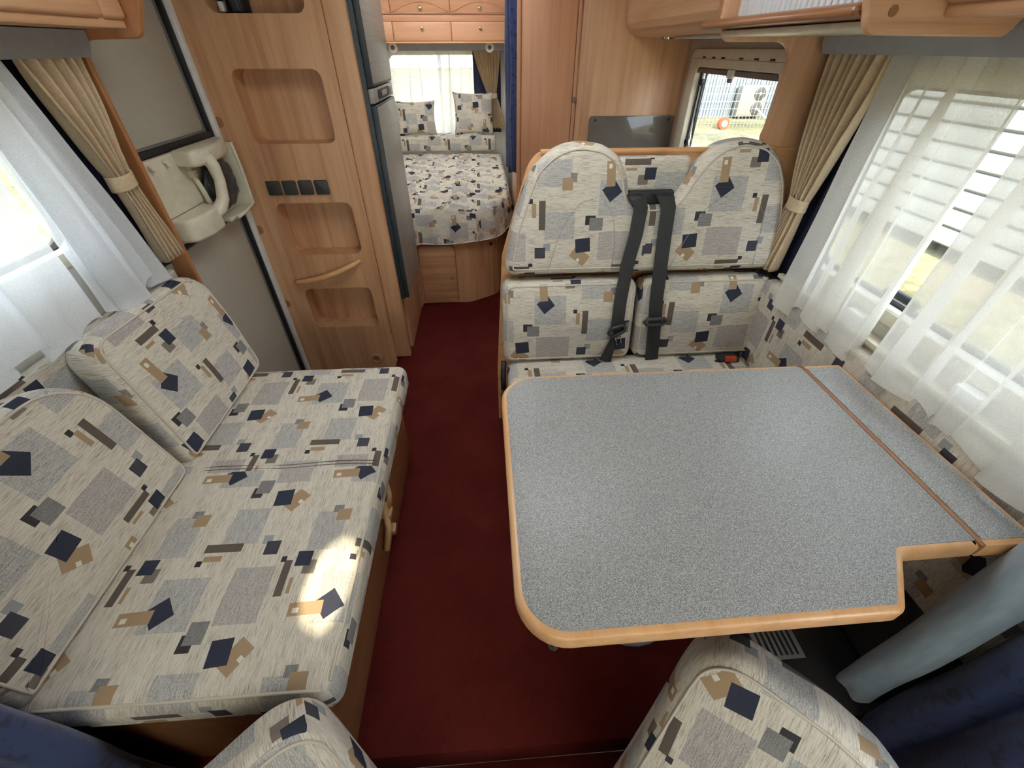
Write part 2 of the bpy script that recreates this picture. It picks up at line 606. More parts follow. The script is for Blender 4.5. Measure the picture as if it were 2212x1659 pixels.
def ticks(length, r, n):
    edge = [0, 0.06, 0.22, 0.5, 0.78]
    a = [e*r for e in edge]
    inner = [r+(length-2*r)*i/n for i in range(n+1)]
    return a+inner+[length-x for x in reversed(a)]


def cushion(name, O, U, V, N, w_, h_, t_, r_, bulge, off, mat, parent=None, nu=12, nv=10, uvdirs=None, sag=0.0):
    """rounded padded block; O is the back lower-left corner, N points to the sitting side"""
    O, U, V, N = Vector(O), Vector(U).normalized(), Vector(V).normalized(), Vector(N).normalized()
    tu, tv, tn = ticks(w_, r_, nu), ticks(h_, r_, nv), ticks(t_, min(r_, t_*0.49), 2)
    rr = (r_, r_, min(r_, t_*0.49))
    idx, verts, faces = {}, [], []
    L = (w_, h_, t_)
    T = (tu, tv, tn)

    def vert(i, j, k):
        key = (i, j, k)
        if key in idx: return idx[key]
        p = [tu[i], tv[j], tn[k]]
        q = [min(max(p[a], rr[a]), L[a]-rr[a]) for a in range(3)]
        d = [(p[a]-q[a])/rr[a] for a in range(3)]
        ln = math.sqrt(sum(x*x for x in d))
        if ln > 1e-9:
            p = [q[a]+d[a]/ln*rr[a] for a in range(3)]
        s, t = 2*p[0]/w_-1, 2*p[1]/h_-1
        fz = max(0, (p[2]/t_-0.5)*2)
        p[2] += bulge*fz*(1-s**4)*(1-t**4)
        p[2] += 0.0016*fz*noise.noise(Vector((O.x*7+p[0]*9, O.y*5+p[1]*9, O.z*3)))*2
        p[0] += 0.25*bulge*(1 if s > 0 else -1)*(abs(s)**6)*(1-t*t)*(0.4+fz)
        p[1] += 0.25*bulge*(1 if t > 0 else -1)*(abs(t)**6)*(1-s*s)*(0.4+fz)
        idx[key] = len(verts)
        verts.append(O+U*p[0]+V*p[1]+N*p[2])
        return idx[key]
    nu_, nv_, nn_ = len(tu)-1, len(tv)-1, len(tn)-1
    for i in range(nu_):
        for j in range(nv_):
            faces.append((vert(i, j, nn_), vert(i+1, j, nn_), vert(i+1, j+1, nn_), vert(i, j+1, nn_)))
            faces.append((vert(i, j, 0), vert(i, j+1, 0), vert(i+1, j+1, 0), vert(i+1, j, 0)))
    for i in range(nu_):
        for k in range(nn_):
            faces.append((vert(i, 0, k), vert(i+1, 0, k), vert(i+1, 0, k+1), vert(i, 0, k+1)))
            faces.append((vert(i, nv_, k), vert(i, nv_, k+1), vert(i+1, nv_, k+1), vert(i+1, nv_, k)))
    for j in range(nv_):
        for k in range(nn_):
            faces.append((vert(0, j, k), vert(0, j, k+1), vert(0, j+1, k+1), vert(0, j+1, k)))
            faces.append((vert(nu_, j, k), vert(nu_, j+1, k), vert(nu_, j+1, k+1), vert(nu_, j, k+1)))
    me = bpy.data.meshes.new(name)
    me.from_pydata(verts, [], faces)
    bm = bmesh.new(); bm.from_mesh(me); bmesh.ops.recalc_face_normals(bm, faces=bm.faces[:]); bm.to_mesh(me); bm.free()
    o = link_obj(name, me, mat, parent, True)
    uu, vv, nn = uvdirs or (U, V, N)
    cloth_uv(o, uu, vv, nn, off)
    return o


def resample(lp, step):
    out = []
    n = len(lp)
    for i in range(n):
        a, b_ = Vector(lp[i]).to_2d(), Vector(lp[(i+1) % n]).to_2d()
        m = max(1, int(round((b_-a).length/step)))
        for k in range(m):
            out.append(a.lerp(b_, k/m))
    return out


def smooth_loop(lp, it):
    for _ in range(it):
        lp = [(lp[i-1]+lp[i]*2+lp[(i+1) % len(lp)])/4 for i in range(len(lp))]
    return lp


def pad(name, outline, O, U, V, N, t_, r_, bulge, off, mat, parent=None, star=True, step=0.012, sm=2):
    """upholstered pad of free outline (u,v pairs, counter-clockwise) with a rolled front rim"""
    O, U, V, N = Vector(O), Vector(U).normalized(), Vector(V).normalized(), Vector(N).normalized()
    lp = smooth_loop(resample(outline, step), sm)
    n = len(lp)
    area = sum(lp[i].x*lp[(i+1) % n].y-lp[(i+1) % n].x*lp[i].y for i in range(n))
    if area < 0:
        lp = lp[::-1]
    nor = []
    for i in range(n):
        t = lp[(i+2) % n]-lp[i-2]
        t.normalize()
        nor.append(Vector((t.y, -t.x)))
    cen = sum(lp, Vector((0, 0)))/n
    rings = [[(p+nn*0.0, 0.0) for p, nn in zip(lp, nor)]]
    rb = r_*0.6
    rings = []
    for a in (0, 30, 60, 90):
        rings.append([(p-nn*rb*(1-math.sin(R(a))), rb*(1-math.cos(R(a)))) for p, nn in zip(lp, nor)])
    for a in (0, 12, 26, 42, 58, 74, 90):
        rings.append([(p-nn*r_*(1-math.cos(R(a))), t_-r_+r_*math.sin(R(a))) for p, nn in zip(lp, nor)])
    if star:
        base = [q for q, _ in rings[-1]]
        for s in (0.92, 0.8, 0.62, 0.42, 0.2):
            rings.append([(cen+(q-cen)*s, t_+bulge*(1-s*s)) for q in base])
    bm = bmesh.new()
    P = lambda q, h: O+U*q.x+V*q.y+N*h
    rows = [[bm.verts.new(P(q, h)) for q, h in rg] for rg in rings]
    for a, b_ in zip(rows[:-1], rows[1:]):
        for i in range(n):
            bm.faces.new((a[i], a[(i+1) % n], b_[(i+1) % n], b_[i]))
    bm.faces.new(rows[0][::-1])
    if star:
        c = bm.verts.new(P(cen, t_+bulge))
        for i in range(n):
            bm.faces.new((rows[-1][i], rows[-1][(i+1) % n], c))
    else:
        es = [bm.edges.get((rows[-1][i], rows[-1][(i+1) % n])) for i in range(n)]
        bmesh.ops.triangle_fill(bm, use_beauty=True, edges=es)
    o = from_bm(name, bm, mat, parent, True)
    cloth_uv(o, U, V, N, off)
    # line of the rolled rim, for piping
    rim = [P(q-nn*(r_*0.55), t_-r_*0.10) for q, nn in zip(lp, nor)]
    return o, rim


# ------------------------------------------------------------------ setting: shell of the vehicle
XL, XR = -1.12, 1.10
YB = 4.80
S = 'structure'
# floor with the entrance well
fl_out = [(XL, 0.255), (XR, 0.255), (XR, YB), (XL, YB), (XL, 2.125), (-0.545, 2.125), (-0.545, 1.55), (XL, 1.55)]
floor = tag(prism('floor', fl_out, 'z', -0.15, 0.0, M_CARPET, bev=0.008), 'dark red carpet of the living area and aisle', kind=S)
box('step_well', (XL, 1.5, -0.26), (-0.5, 2.15, -0.22), M_CARPET, floor)
box('well_riser', (-0.556, 1.55, -0.22), (-0.546, 2.099, -0.002), M_CARPET, floor)
box('cab_floor', (-1.05, -1.6, -0.2), (1.05, 0.255, -0.15), M_CARPET, floor)

wl = tag(prism('wall_left', rect(0.12, YB, -0.26, 1.98), 'x', XL-0.03, XL, M_WALL,
               holes=[rrect(0.22, 1.225, 1.03, 1.375, 0.05), rect(1.53, 2.085, -0.2, 1.92)]),
         'grey lined left side wall with the entrance door', kind=S)
wr = tag(prism('wall_right', rect(0.12, YB, -0.26, 1.98), 'x', XR, XR+0.03, M_WALL,
               holes=[rrect(0.18, 1.315, 0.885, 1.375, 0.05), rrect(1.77, 2.53, 0.99, 1.375, 0.03)]),
         'grey lined right side wall with dinette and kitchen windows', kind=S)
wb = tag(prism('wall_rear', rect(XL, XR, 0, 1.98), 'y', YB, YB+0.03, M_BEDWALL,
               holes=[rrect(-0.80, 0.10, 0.80, 1.40, 0.05)]), 'pale rear wall behind the bed', kind=S)
ce = tag(prism('ceiling', rect(XL, XR, 0.2, YB), 'z', 1.98, 2.01, M_CEIL, holes=[rect(-0.40, 0.40, 0.85, 1.45), rect(-0.85, 0.05, 3.30, 4.0), rect(-0.30, 0.20, 2.2, 2.6)]),
         'white lined ceiling opened for the added roof hatches', kind=S)
wf = tag(box('wall_front', (XL, 0.2, 1.82), (XR, 0.23, 1.98), M_CEIL), 'panel above the cab opening', kind=S)
cr_ = tag(box('ceiling_cab', (-1.08, -1.28, 1.8), (1.08, 0.23, 1.83), M_CEIL), 'cab roof lining', kind=S)
cl = tag(box('wall_cab_left', (-1.08, -1.6, -0.2), (-1.05, 0.17, 1.8), M_CABGREY), 'left cab side made windowless to keep the sun out', kind=S)  # solid side, window left out so no sun reaches curtain and sofa
cr2 = tag(prism('wall_cab_right', rect(-1.6, 0.17, -0.2, 1.8), 'x', 1.05, 1.08, M_CABGREY,
                holes=[rrect(-0.92, -0.08, 0.75, 1.36, 0.06)]), 'right cab side with the door window', kind=S)
for sx, nm in ((-1, 'wall_pillar_left'), (1, 'wall_pillar_right')):
    a_, b__ = sorted((sx*1.05, sx*1.16))
    tag(box(nm, (a_, 0.12, -0.26), (b__, 0.255, 1.98), M_CABGREY), 'cab door pillar', kind=S)
tag(box('wall_cab_front', (-1.05, -1.28, 1.5), (1.05, -1.25, 1.8), M_CEIL), 'panel above the windscreen', kind=S)
# dashboard and added, unseen windscreen blind
tag(box('wall_dashboard', (-1.05, -1.65, -0.2), (1.05, -1.28, 0.82), M_CABDARK, bev=0.05), 'dark dashboard under the windscreen', kind=S)
bl = thing('window_6', 'windscreen with an added translucent blind that softens and gates the sun', None, (0, -1.4, 0.82), kind=S)  # unseen blind added to block direct sun and glow softly
sun_gap = [(-0.548, 1.395), (-0.432, 1.365), (-0.432, 1.466), (-0.52, 1.466)]  # opening shaped to drop the sun patch on the sofa seat
bm = bmesh.new()


def wsy(z): return -1.62+(z-0.8)*0.53


scr = prism('blind', rect(-1.05, 1.05, 0.8, 1.5), 'y', 0, 0.003, M_SCREEN, bl, holes=[round_poly(sun_gap, 0.05)])
for v in scr.data.vertices:
    v.co.y += wsy(v.co.z)
bm.free()

# ------------------------------------------------------------------ windows
def side_window(name, label, X, out, y0, y1, z0, z1, r, fmat=M_CREAM):
    e = thing(name, label, None, (X, (y0+y1)/2, z0), kind=S)
    s = 1 if out > 0 else -1
    prism('window_frame', rrect(y0-0.035, y1+0.035, z0-0.035, z1+0.035, r+0.03), 'x', X-0.006*s, X-0.0005*s, fmat, e,
          holes=[rrect(y0, y1, z0, z1, r)], bev=0.002)
    prism('pane', rrect(y0-0.01, y1+0.01, z0-0.01, z1+0.01, r), 'x', X+0.032*s, X+0.036*s, M_GLASS, e)
    prism('seal', rrect(y0-0.02, y1+0.02, z0-0.02, z1+0.02, r+0.01), 'x', X+0.036*s, X+0.045*s, M_BLACK, e,
          holes=[rrect(y0+0.012, y1-0.012, z0+0.012, z1-0.012, r)])
    return e


w1 = side_window('window_1', 'long window behind the left sheer curtain', XL, -1, 0.22, 1.225, 1.03, 1.375, 0.05)
w2 = side_window('window_2', 'dinette window behind the right sheer curtain', XR, 1, 0.18, 1.315, 0.885, 1.375, 0.05)
# black latch and sill of the dinette window
tube('latch', [(XR+0.012, 0.90, 0.918), (XR+0.012, 0.92, 0.925), (XR+0.012, 0.98, 0.925), (XR+0.012, 1.0, 0.918)], 0.012, M_BLACK, w2)
tube('latch', [(XR+0.012, 0.32, 0.918), (XR+0.012, 0.34, 0.925), (XR+0.012, 0.40, 0.925), (XR+0.012, 0.42, 0.918)], 0.012, M_BLACK, w2)
box('sill', (1.065, 0.2, 0.782), (XR, 1.36, 0.81), M_CREAM, w2, 0.004)
box('sill_lip', (1.05, 0.2, 0.80), (1.068, 1.36, 0.815), M_CREAM, w2, 0.003)
for yy in (0.62, 0.98):
    box('sill_bracket', (1.06, yy, 0.81), (1.095, yy+0.06, 0.85), M_WHITE, w2, 0.004)

w3 = thing('window_3', 'small kitchen window with a cream frame and raised blind', None, (XR, 2.15, 1.0), kind=S)
prism('window_frame', rrect(1.73, 2.60, 0.93, 1.445, 0.05), 'x', XR-0.03, XR-0.0005, M_CREAM, w3,
      holes=[rrect(1.785, 2.515, 0.975, 1.375, 0.02)], bev=0.006)
prism('pane', rrect(1.76, 2.54, 0.97, 1.385, 0.02), 'x', XR+0.03, XR+0.034, M_GLASS, w3)
prism('seal', rrect(1.765, 2.53, 0.98, 1.38, 0.03), 'x', XR+0.012, XR+0.028, M_BLACK, w3,
      holes=[rrect(1.80, 2.495, 0.995, 1.37, 0.04)])
box('blind_bar', (XR-0.02, 1.785, 1.352), (XR-0.002, 2.515, 1.372), M_BLIND, w3, 0.003)
box('blind_strip', (XR-0.006, 1.785, 1.366), (XR+0.004, 2.515, 1.378), M_CREAM, w3, 0.002)
box('blind_catch', (XR-0.032, 2.13, 1.345), (XR-0.016, 2.18, 1.375), M_WHITE, w3, 0.005)
box('blind_catch_slot', (XR-0.014, 2.165, 1.328), (XR-0.004, 2.20, 1.353), M_BLIND, w3, 0.003)
for yy in (1.856, 1.97, 2.09, 2.25, 2.345, 2.447):
    box('vent_slot', (XR-0.032, yy-0.016, 1.410), (XR-0.0285, yy+0.016, 1.416), M_BLACK, w3)
box('vent_line', (XR-0.0312, 1.75, 1.4065), (XR-0.0298, 2.58, 1.408), M_CAP, w3)
# stay arm and lock
tube('stay_arm', [(XR+0.008, 2.48, 1.31), (XR+0.012, 2.485, 1.15), (XR+0.02, 2.49, 1.04)], 0.006, M_BLACK, w3)
box('stay_rail', (XR+0.004, 2.485, 0.99), (XR+0.014, 2.505, 1.36), M_WHITE, w3, 0.003)
lathe('stay_knob', [(0.014, 0), (0.015, -0.012), (0.009, -0.018)], (XR+0.004, 2.47, 1.315), M_BLACK, w3, 'x', 12)
lathe('stay_lock', [(0.018, 0), (0.02, -0.015), (0.012, -0.03)], (XR+0.004, 2.46, 1.06), M_BLACK, w3, 'x', 12)
tube('lock_lever', [(XR-0.01, 2.45, 1.09), (XR-0.015, 2.44, 1.06), (XR-0.01, 2.43, 1.03)], 0.007, M_CHROME, w3)

w4 = thing('window_4', 'wide rear window behind the bedroom sheers', None, (-0.35, YB, 0.8), kind=S)
prism('window_frame', rrect(-0.84, 0.14, 0.765, 1.435, 0.07), 'y', YB-0.006, YB-0.0005, M_CREAM, w4, holes=[rrect(-0.80, 0.10, 0.80, 1.40, 0.05)])
prism('pane', rrect(-0.81, 0.11, 0.79, 1.41, 0.05), 'y', YB+0.032, YB+0.036, M_GLASS, w4)
w5 = thing('added_hatch_living', 'added roof hatch above the living area for top light', None, (0, 1.15, 1.98), kind=S)  # unseen hatch put in and enlarged to light table and bench
prism('added_hatch_frame', rrect(-0.45, 0.45, 0.80, 1.50, 0.06), 'z', 1.965, 1.979, M_WHITE, w5, holes=[rrect(-0.40, 0.40, 0.85, 1.45, 0.03)])
prism('pane', rrect(-0.42, 0.42, 0.83, 1.47, 0.04), 'z', 2.012, 2.018, M_FROST, w5)

w7 = thing('added_hatch_bed', 'added roof hatch brightening the bed', None, (-0.35, 3.6, 1.98), kind=S)  # unseen hatch put in because the bedroom came out dark
prism('added_hatch_frame', rrect(-0.90, 0.10, 3.25, 4.05, 0.06), 'z', 1.965, 1.979, M_WHITE, w7, holes=[rrect(-0.85, 0.05, 3.30, 4.0, 0.03)])
prism('pane', rrect(-0.87, 0.07, 3.28, 4.02, 0.04), 'z', 2.012, 2.018, M_FROST, w7)

w8 = thing('added_vent_kitchen', 'added roof vent brightening the kitchen aisle', None, (-0.05, 2.4, 1.98), kind=S)  # unseen vent put in to light the cabinet and aisle
prism('added_hatch_frame', rrect(-0.34, 0.24, 2.16, 2.64, 0.05), 'z', 1.965, 1.979, M_WHITE, w8, holes=[rrect(-0.30, 0.20, 2.2, 2.6, 0.03)])
prism('pane', rrect(-0.32, 0.22, 2.18, 2.62, 0.04), 'z', 2.012, 2.018, M_FROST, w8)

# ------------------------------------------------------------------ entrance door
door = thing('door_1', 'grey entrance door with a cream moulded storage tray', None, (XL, 1.81, -0.2), kind=S)
XD = XL+0.012
box('door_leaf', (XL-0.03, 1.535, -0.2), (XL+0.004, 2.06, 1.92), M_DOORG2, door, 0.004)
prism('upper_panel', rrect(1.545, 2.015, 1.195, 1.88, 0.02), 'x', XL+0.004, XL+0.011, M_DOORG, door, bev=0.004)
prism('lower_panel', rrect(1.545, 2.015, -0.15, 0.865, 0.02), 'x', XL+0.004, XL+0.011, M_DOORG, door, bev=0.004)
box('upper_seal', (XL+0.004, 1.535, 1.168), (XL+0.02, 2.05, 1.188), M_BLACK, door, 0.004)
box('lower_seal', (XL+0.004, 1.535, 0.873), (XL+0.02, 2.05, 0.893), M_BLACK, door, 0.004)
box('edge_seal', (XL+0.002, 2.042, -0.2), (XL+0.022, 2.062, 1.92), M_BLACK, door, 0.005)
box('door_jamb', (XL-0.02, 2.064, -0.2), (XL+0.034, 2.098, 1.92), M_WHITE, door, 0.006)
# moulded tray
prism('tray_plate', rrect(1.54, 2.045, 0.895, 1.165, 0.02), 'x', XL+0.012, XL+0.03, M_CREAM, door, bev=0.005)
tray_bin = prism('tray_bin', round_poly([(XL+0.022, 1.545), (XL+0.095, 1.55), (XL+0.115, 1.64), (XL+0.11, 1.73), (XL+0.022, 1.79)], [0.002, 0.035, 0.06, 0.02, 0.002]),
                 'z', 0.905, 0.985, M_CREAM, door, bev=0.012, seg=3)
box('tray_side', (XL+0.028, 2.03, 0.90), (XL+0.085, 2.045, 1.15), M_CREAM, door, 0.005)
box('tray_base', (XL+0.028, 1.82, 0.895), (XL+0.085, 2.045, 0.91), M_CREAM, door, 0.005)
prism('tray_hood', round_poly([(XL+0.026, 1.72), (XL+0.11, 1.70), (XL+0.126, 1.78), (XL+0.115, 1.90), (XL+0.085, 2.0), (XL+0.026, 2.046)], [0.0, 0.03, 0.03, 0.03, 0.02, 0]),
      'z', 1.118, 1.172, M_CREAM, door, bev=0.014, seg=4)
strap_pts = [(XL+0.110, 1.775, 1.145), (XL+0.120, 1.785, 1.11), (XL+0.122, 1.785, 1.06), (XL+0.116, 1.77, 1.0), (XL+0.104, 1.745, 0.968), (XL+0.085, 1.71, 0.955)]
tube('tray_loop', strap_pts, [0.026, 0.022, 0.019, 0.021, 0.025, 0.022], M_CREAM, door, 12)
tube('tray_rim', [(XL+0.085, 2.036, 1.15), (XL+0.088, 2.038, 1.05), (XL+0.086, 2.038, 0.91), (XL+0.09, 1.95, 0.902), (XL+0.10, 1.85, 0.905)], 0.008, M_CREAM, door, 8)
box('tray_latch', (XL+0.03, 1.755, 1.075), (XL+0.055, 1.785, 1.10), M_CREAM, door, 0.004)
tube('tray_strut', [(XL+0.03, 1.765, 1.14), (XL+0.045, 1.785, 1.03), (XL+0.055, 1.79, 0.93)], 0.010, M_CREAM, door)
for yy in (1.575, 1.66, 1.745):
    tube('tray_hook', [(XL+0.028, yy, 1.148), (XL+0.042, yy, 1.145), (XL+0.046, yy, 1.133)], 0.006, M_CREAM, door)
# dark bag stuffed in the tray
bm = bmesh.new()
bmesh.ops.create_icosphere(bm, subdivisions=4, radius=1.0)
for v in bm.verts:
    n_ = noise.noise(v.co*2.3)*0.22+noise.noise(v.co*6)*0.07
    v.co = v.co*(1+n_)
    v.co = Vector((XL+0.058+v.co.x*0.026, 1.905+v.co.y*0.105, 1.025+v.co.z*0.095))
bag = from_bm('waste_bag', bm, M_BAG, None, True)
tag(bag, 'crumpled dark plastic bag stuffed in the door tray', 'bag')

# ------------------------------------------------------------------ left partition beside the door
pl = [(XL, 0.55), (-1.056, 0.55), (-1.056, 1.40), (-1.052, 1.468), (-0.890, 1.470), (-0.852, 1.55), (-0.848, 1.97), (XL, 1.97)]
part_l = tag(prism('trim_1', round_poly(pl, [0, 0, 0, 0.055, 0.03, 0.02, 0, 0], 8), 'y', 1.497, 1.517, M_RED, bev=0.005),
             'reddish wooden partition post between sofa and entrance door', kind=S)
# ------------------------------------------------------------------ right partition post beside the kitchen
pr = [(XR, 0.3), (0.985, 0.3), (0.985, 1.0), (0.930, 1.22), (0.942, 1.28), (0.936, 1.462), (0.722, 1.462), (0.700, 1.50), (0.70, 1.97), (XR, 1.97)]
part_r = tag(prism('trim_2', round_poly(pr, [0, 0, 0.03, 0.03, 0.05, 0.055, 0.03, 0.02, 0, 0], 8), 'y', 1.537, 1.557, M_WOODZ, bev=0.003),
             'wooden partition post with a rounded cut-out beside the kitchen window', kind=S)

# ------------------------------------------------------------------ tall cabinet with niches
cab = thing('tall_cabinet', 'tall beech cabinet front with open niches beside the entrance door', 'cabinet', (-0.79, 2.1, 0))
NX0, NX1 = -0.972, -0.624
NZ = [(1.55, 1.83), (1.130, 1.387), (0.640, 0.888), (0.222, 0.457)]
nh = [round_poly(rect(NX0, NX1, a, b_), 0.035, 8) for a, b_ in NZ]
prism('front_panel', rect(-1.10, -0.565, -0.22, 1.97), 'y', 2.10, 2.118, M_WOODZ, cab, holes=nh)
box('corner_stile', (-0.565, 2.096, 0.0), (-0.476, 2.14, 1.97), M_WOODZ, cab, 0.010, 3)
for (a, b_), dp in zip(NZ, (0.16, 0.085, 0.085, 0.085)):
    q = thing_n = None
    bm = bmesh.new()
    lp = round_poly(rect(NX0, NX1, a, b_), 0.035, 8)
    v0 = [bm.verts.new((p[0], 2.117, p[1])) for p in lp]
    v1 = [bm.verts.new((p[0], 2.117+dp, p[1])) for p in lp]
    for i in range(len(lp)):
        j = (i+1) % len(lp)
        bm.faces.new((v0[i], v0[j], v1[j], v1[i]))
    bm.faces.new(v1)
    o = bpy.data.meshes.new('niche'); bm.normal_update(); bm.to_mesh(o); bm.free()
    autosmooth(link_obj('niche', o, M_WOODZ, cab), 40)
box('side_panel', (-1.08, 2.21, 0.0), (-0.478, 2.70, 0.36), M_WOODZ, cab)
box('back_box', (-1.10, 2.30, 0.36), (-0.52, 2.70, 1.97), M_WOODZ, cab)
for k in range(4):
    x0 = -0.978+k*0.0707
    prism('socket_cover', round_poly([(x0, 0.925), (x0+0.061, 0.925), (x0+0.061, 0.986), (x0, 0.986)], 0.006, 4), 'y', 2.090, 2.1, M_DARKP, cab, bev=0.003)
hp = []
for i in range(15):
    s = i/14
    hp.append((-0.998+0.354*s, 2.1-0.004-0.046*math.sin(PI*min(1, max(0, s)))**0.55, 0.503+0.104*s-0.012*math.sin(PI*s)))
tube('grab_handle', hp, [0.009+0.006*math.sin(PI*i/14)**0.5 for i in range(15)], M_EDGEX, cab, 12)
ring = [(-0.683+0.026*math.cos(t*2*PI/20), 2.094, 0.0+0.026*math.sin(t*2*PI/20)) for t in range(20)]
tube('cable_ring', ring, 0.007, M_TAN, cab, 8, True)
lathe('ring_plug', [(0.021, 0.0), (0.021, -0.004)], (-0.683, 2.099, 0.0), M_CAP, cab, 'y', 18)
for zz in (1.212, 0.771, 0.377):
    prism('cover_cap', round_poly(rect(-1.10, -1.066, zz-0.02, zz+0.02), [0, 0.018, 0.018, 0]), 'y', 2.094, 2.1, M_CAP, cab, bev=0.002)
# bottle rack in the top niche
rk = thing('bottle_rack', 'black rack with chrome rods in the topmost cabinet niche', 'rack', (-0.93, 2.15, 1.55))
box('rack_back', (-0.968, 2.19, 1.555), (-0.875, 2.25, 1.80), M_BLACK, rk, 0.006)
for xx in (-0.925, -0.905):
    tube('rod', [(xx, 2.15, 1.556), (xx, 2.15, 1.80)], 0.004, M_CHROME, rk)
box('rack_clip', (-0.95, 2.14, 1.556), (-0.932, 2.16, 1.585), M_WHITE, rk, 0.003)
box('rack_front', (-0.90, 2.13, 1.556), (-0.872, 2.16, 1.80), M_TEAL, rk, 0.004)

# ------------------------------------------------------------------ fridge
fr_ = thing('fridge', 'tall fridge freezer with brushed grey doors facing the aisle', 'fridge', (-0.46, 2.35, 0.37))
box('body', (-0.52, 2.115, 0.372), (-0.456, 2.59, 1.97), M_TEAL, fr_, 0.004)
fd = box('freezer_door', (-0.456, 2.118, 1.325), (-0.432, 2.585, 1.93), M_TEAL, fr_, 0.004)
box('door_panel', (-0.4325, 2.124, 1.335), (-0.4295, 2.58, 1.92), M_STEEL, fd, 0.001)
md = box('main_door', (-0.456, 2.118, 0.38), (-0.432, 2.585, 1.262), M_TEAL, fr_, 0.004)
box('door_panel', (-0.4325, 2.124, 0.39), (-0.4295, 2.58, 1.254), M_STEEL, md, 0.001)
cp = box('control_panel', (-0.456, 2.118, 1.268), (-0.434, 2.585, 1.32), M_STEEL, fr_, 0.003)
prism('display', rrect(2.20, 2.46, 1.276, 1.312, 0.006), 'x', -0.434, -0.4315, M_BLACK, cp, bev=0.001)
box('button', (-0.4316, 2.28, 1.284), (-0.4300, 2.40, 1.304), M_STEEL, cp, 0.0006)
box('door_handle', (-0.4316, 2.47, 1.278), (-0.424, 2.50, 1.31), M_STEEL, cp, 0.003)

# ------------------------------------------------------------------ sofa on the left
sb = thing('sofa_box', 'wooden sofa storage box with pull-out front along the aisle', 'storage box', (-0.75, 0.8, 0))
box('front_board', (-0.416, 0.29, 0.0), (-0.40, 1.335, 0.362), M_BASE, sb, 0.003)
box('end_board', (-0.925, 0.29, 0.0), (-0.416, 0.308, 0.362), M_BASE, sb, 0.003)
box('rear_board', (-1.09, 1.317, 0.0), (-0.416, 1.335, 0.362), M_BASE, sb, 0.003)
box('top_board', (-1.09, 0.345, 0.345), (-0.41, 1.33, 0.363), M_WOODY, sb)
box('pull_out_front', (-0.40, 0.885, 0.03), (-0.378, 1.31, 0.30), M_BASE, sb, 0.003)
box('runner', (-0.40, 0.845, 0.20), (-0.36, 0.885, 0.215), M_TAN, sb, 0.002)
box('runner', (-0.40, 0.85, 0.10), (-0.365, 0.885, 0.115), M_TAN, sb, 0.002)
tube('folding_prop', [(-0.385, 0.875, 0.25), (-0.372, 0.83, 0.17), (-0.385, 0.79, 0.1)], 0.012, M_TAN, sb)
tube('folding_prop', [(-0.375, 0.92, 0.31), (-0.366, 0.90, 0.26), (-0.372, 0.88, 0.22)], 0.010, M_TAN, sb)


def seat_off(c):
    return (0.304, 0.4915) if c.y < 0.85 else (1.034, 0.3415)


seat = cushion('sofa_seat_cushion', (-0.335, 0.272, 0.364), (0, 1, 0), (-1, 0, 0), (0, 0, 1), 1.098, 0.66, 0.108, 0.035, 0.008,
               seat_off, M_UPH, None, 44, 12)
tag(seat, 'long patterned seat cushion of the left sofa with a seam across', 'cushion')
tube('piping', [(-0.347, 0.30+i*0.0348, 0.4655+0.0015*math.sin(i*1.7)) for i in range(30)], 0.0035, M_UPH, seat, 6)
tube('piping', [(-0.36-i*0.0285, 0.284, 0.4655) for i in range(20)], 0.0035, M_UPH, seat, 6)
for dy in (0, 0.012):
    tube('stitching', [(-0.36-i*0.0285, 0.852+dy+0.004*math.sin(i*0.5), 0.4782+0.0035*min(1, (1-abs(i/9.5-1)**4))-0.0015) for i in range(20)], 0.0013, M_BLIND, seat, 5)

LEAN = 0.27
bv = Vector((-LEAN, 0, 1)).normalized()
bn = Vector((1, 0, LEAN)).normalized()
bO = Vector((-0.893, 0, 0.472))-bn*0.10
ol = round_poly([(0.288, 0.0), (0.872, 0.0), (0.872, 0.42), (0.288, 0.42)], [0.02, 0.04, 0.15, 0.05], 8)
vlen = 1/bv.z


def back_uv(o, offx, offz):
    cloth_uv(o, (0, 1, 0), (0, 0, 1), bn, (offx, offz))


def redo_uv(o, offx, offz):
    while o.data.uv_layers:
        o.data.uv_layers.remove(o.data.uv_layers[0])
    back_uv(o, offx, offz)


bc1, rim = pad('sofa_back_cushion', ol, bO, (0, 1, 0), bv, bn, 0.10, 0.035, 0.012, (0, 0), M_UPH)
redo_uv(bc1, 0.478, 0.5315)
tag(bc1, 'patterned back cushion of the sofa nearest the camera', 'cushion', 'sofa back cushions')
tube('piping', rim, 0.0032, M_UPH, bc1, 6, True)
ol = round_poly([(0.888, 0.0), (1.40, 0.0), (1.43, 0.20), (1.44, 0.41), (0.93, 0.425)], [0.03, 0.05, 0.1, 0.09, 0.06], 8)
bc2, rim = pad('sofa_back_cushion', ol, bO, (0, 1, 0), bv, bn, 0.10, 0.035, 0.012, (0, 0), M_UPH)
redo_uv(bc2, 0.876, 0.4245)
tag(bc2, 'patterned back cushion at the door end of the sofa', 'cushion', 'sofa back cushions')
tube('piping', rim, 0.0032, M_UPH, bc2, 6, True)
ledge = cushion('wall_ledge_pad', (-1.115, 0.33, 0.47), (0, 1, 0), (0, 0, 1), (1, 0, 0), 1.13, 0.385, 0.030, 0.014, 0.002,
                (0.2, 0.1), M_UPH, None, 20, 6)
tag(ledge, 'upholstered wall ledge behind the sofa back cushions', 'padding')

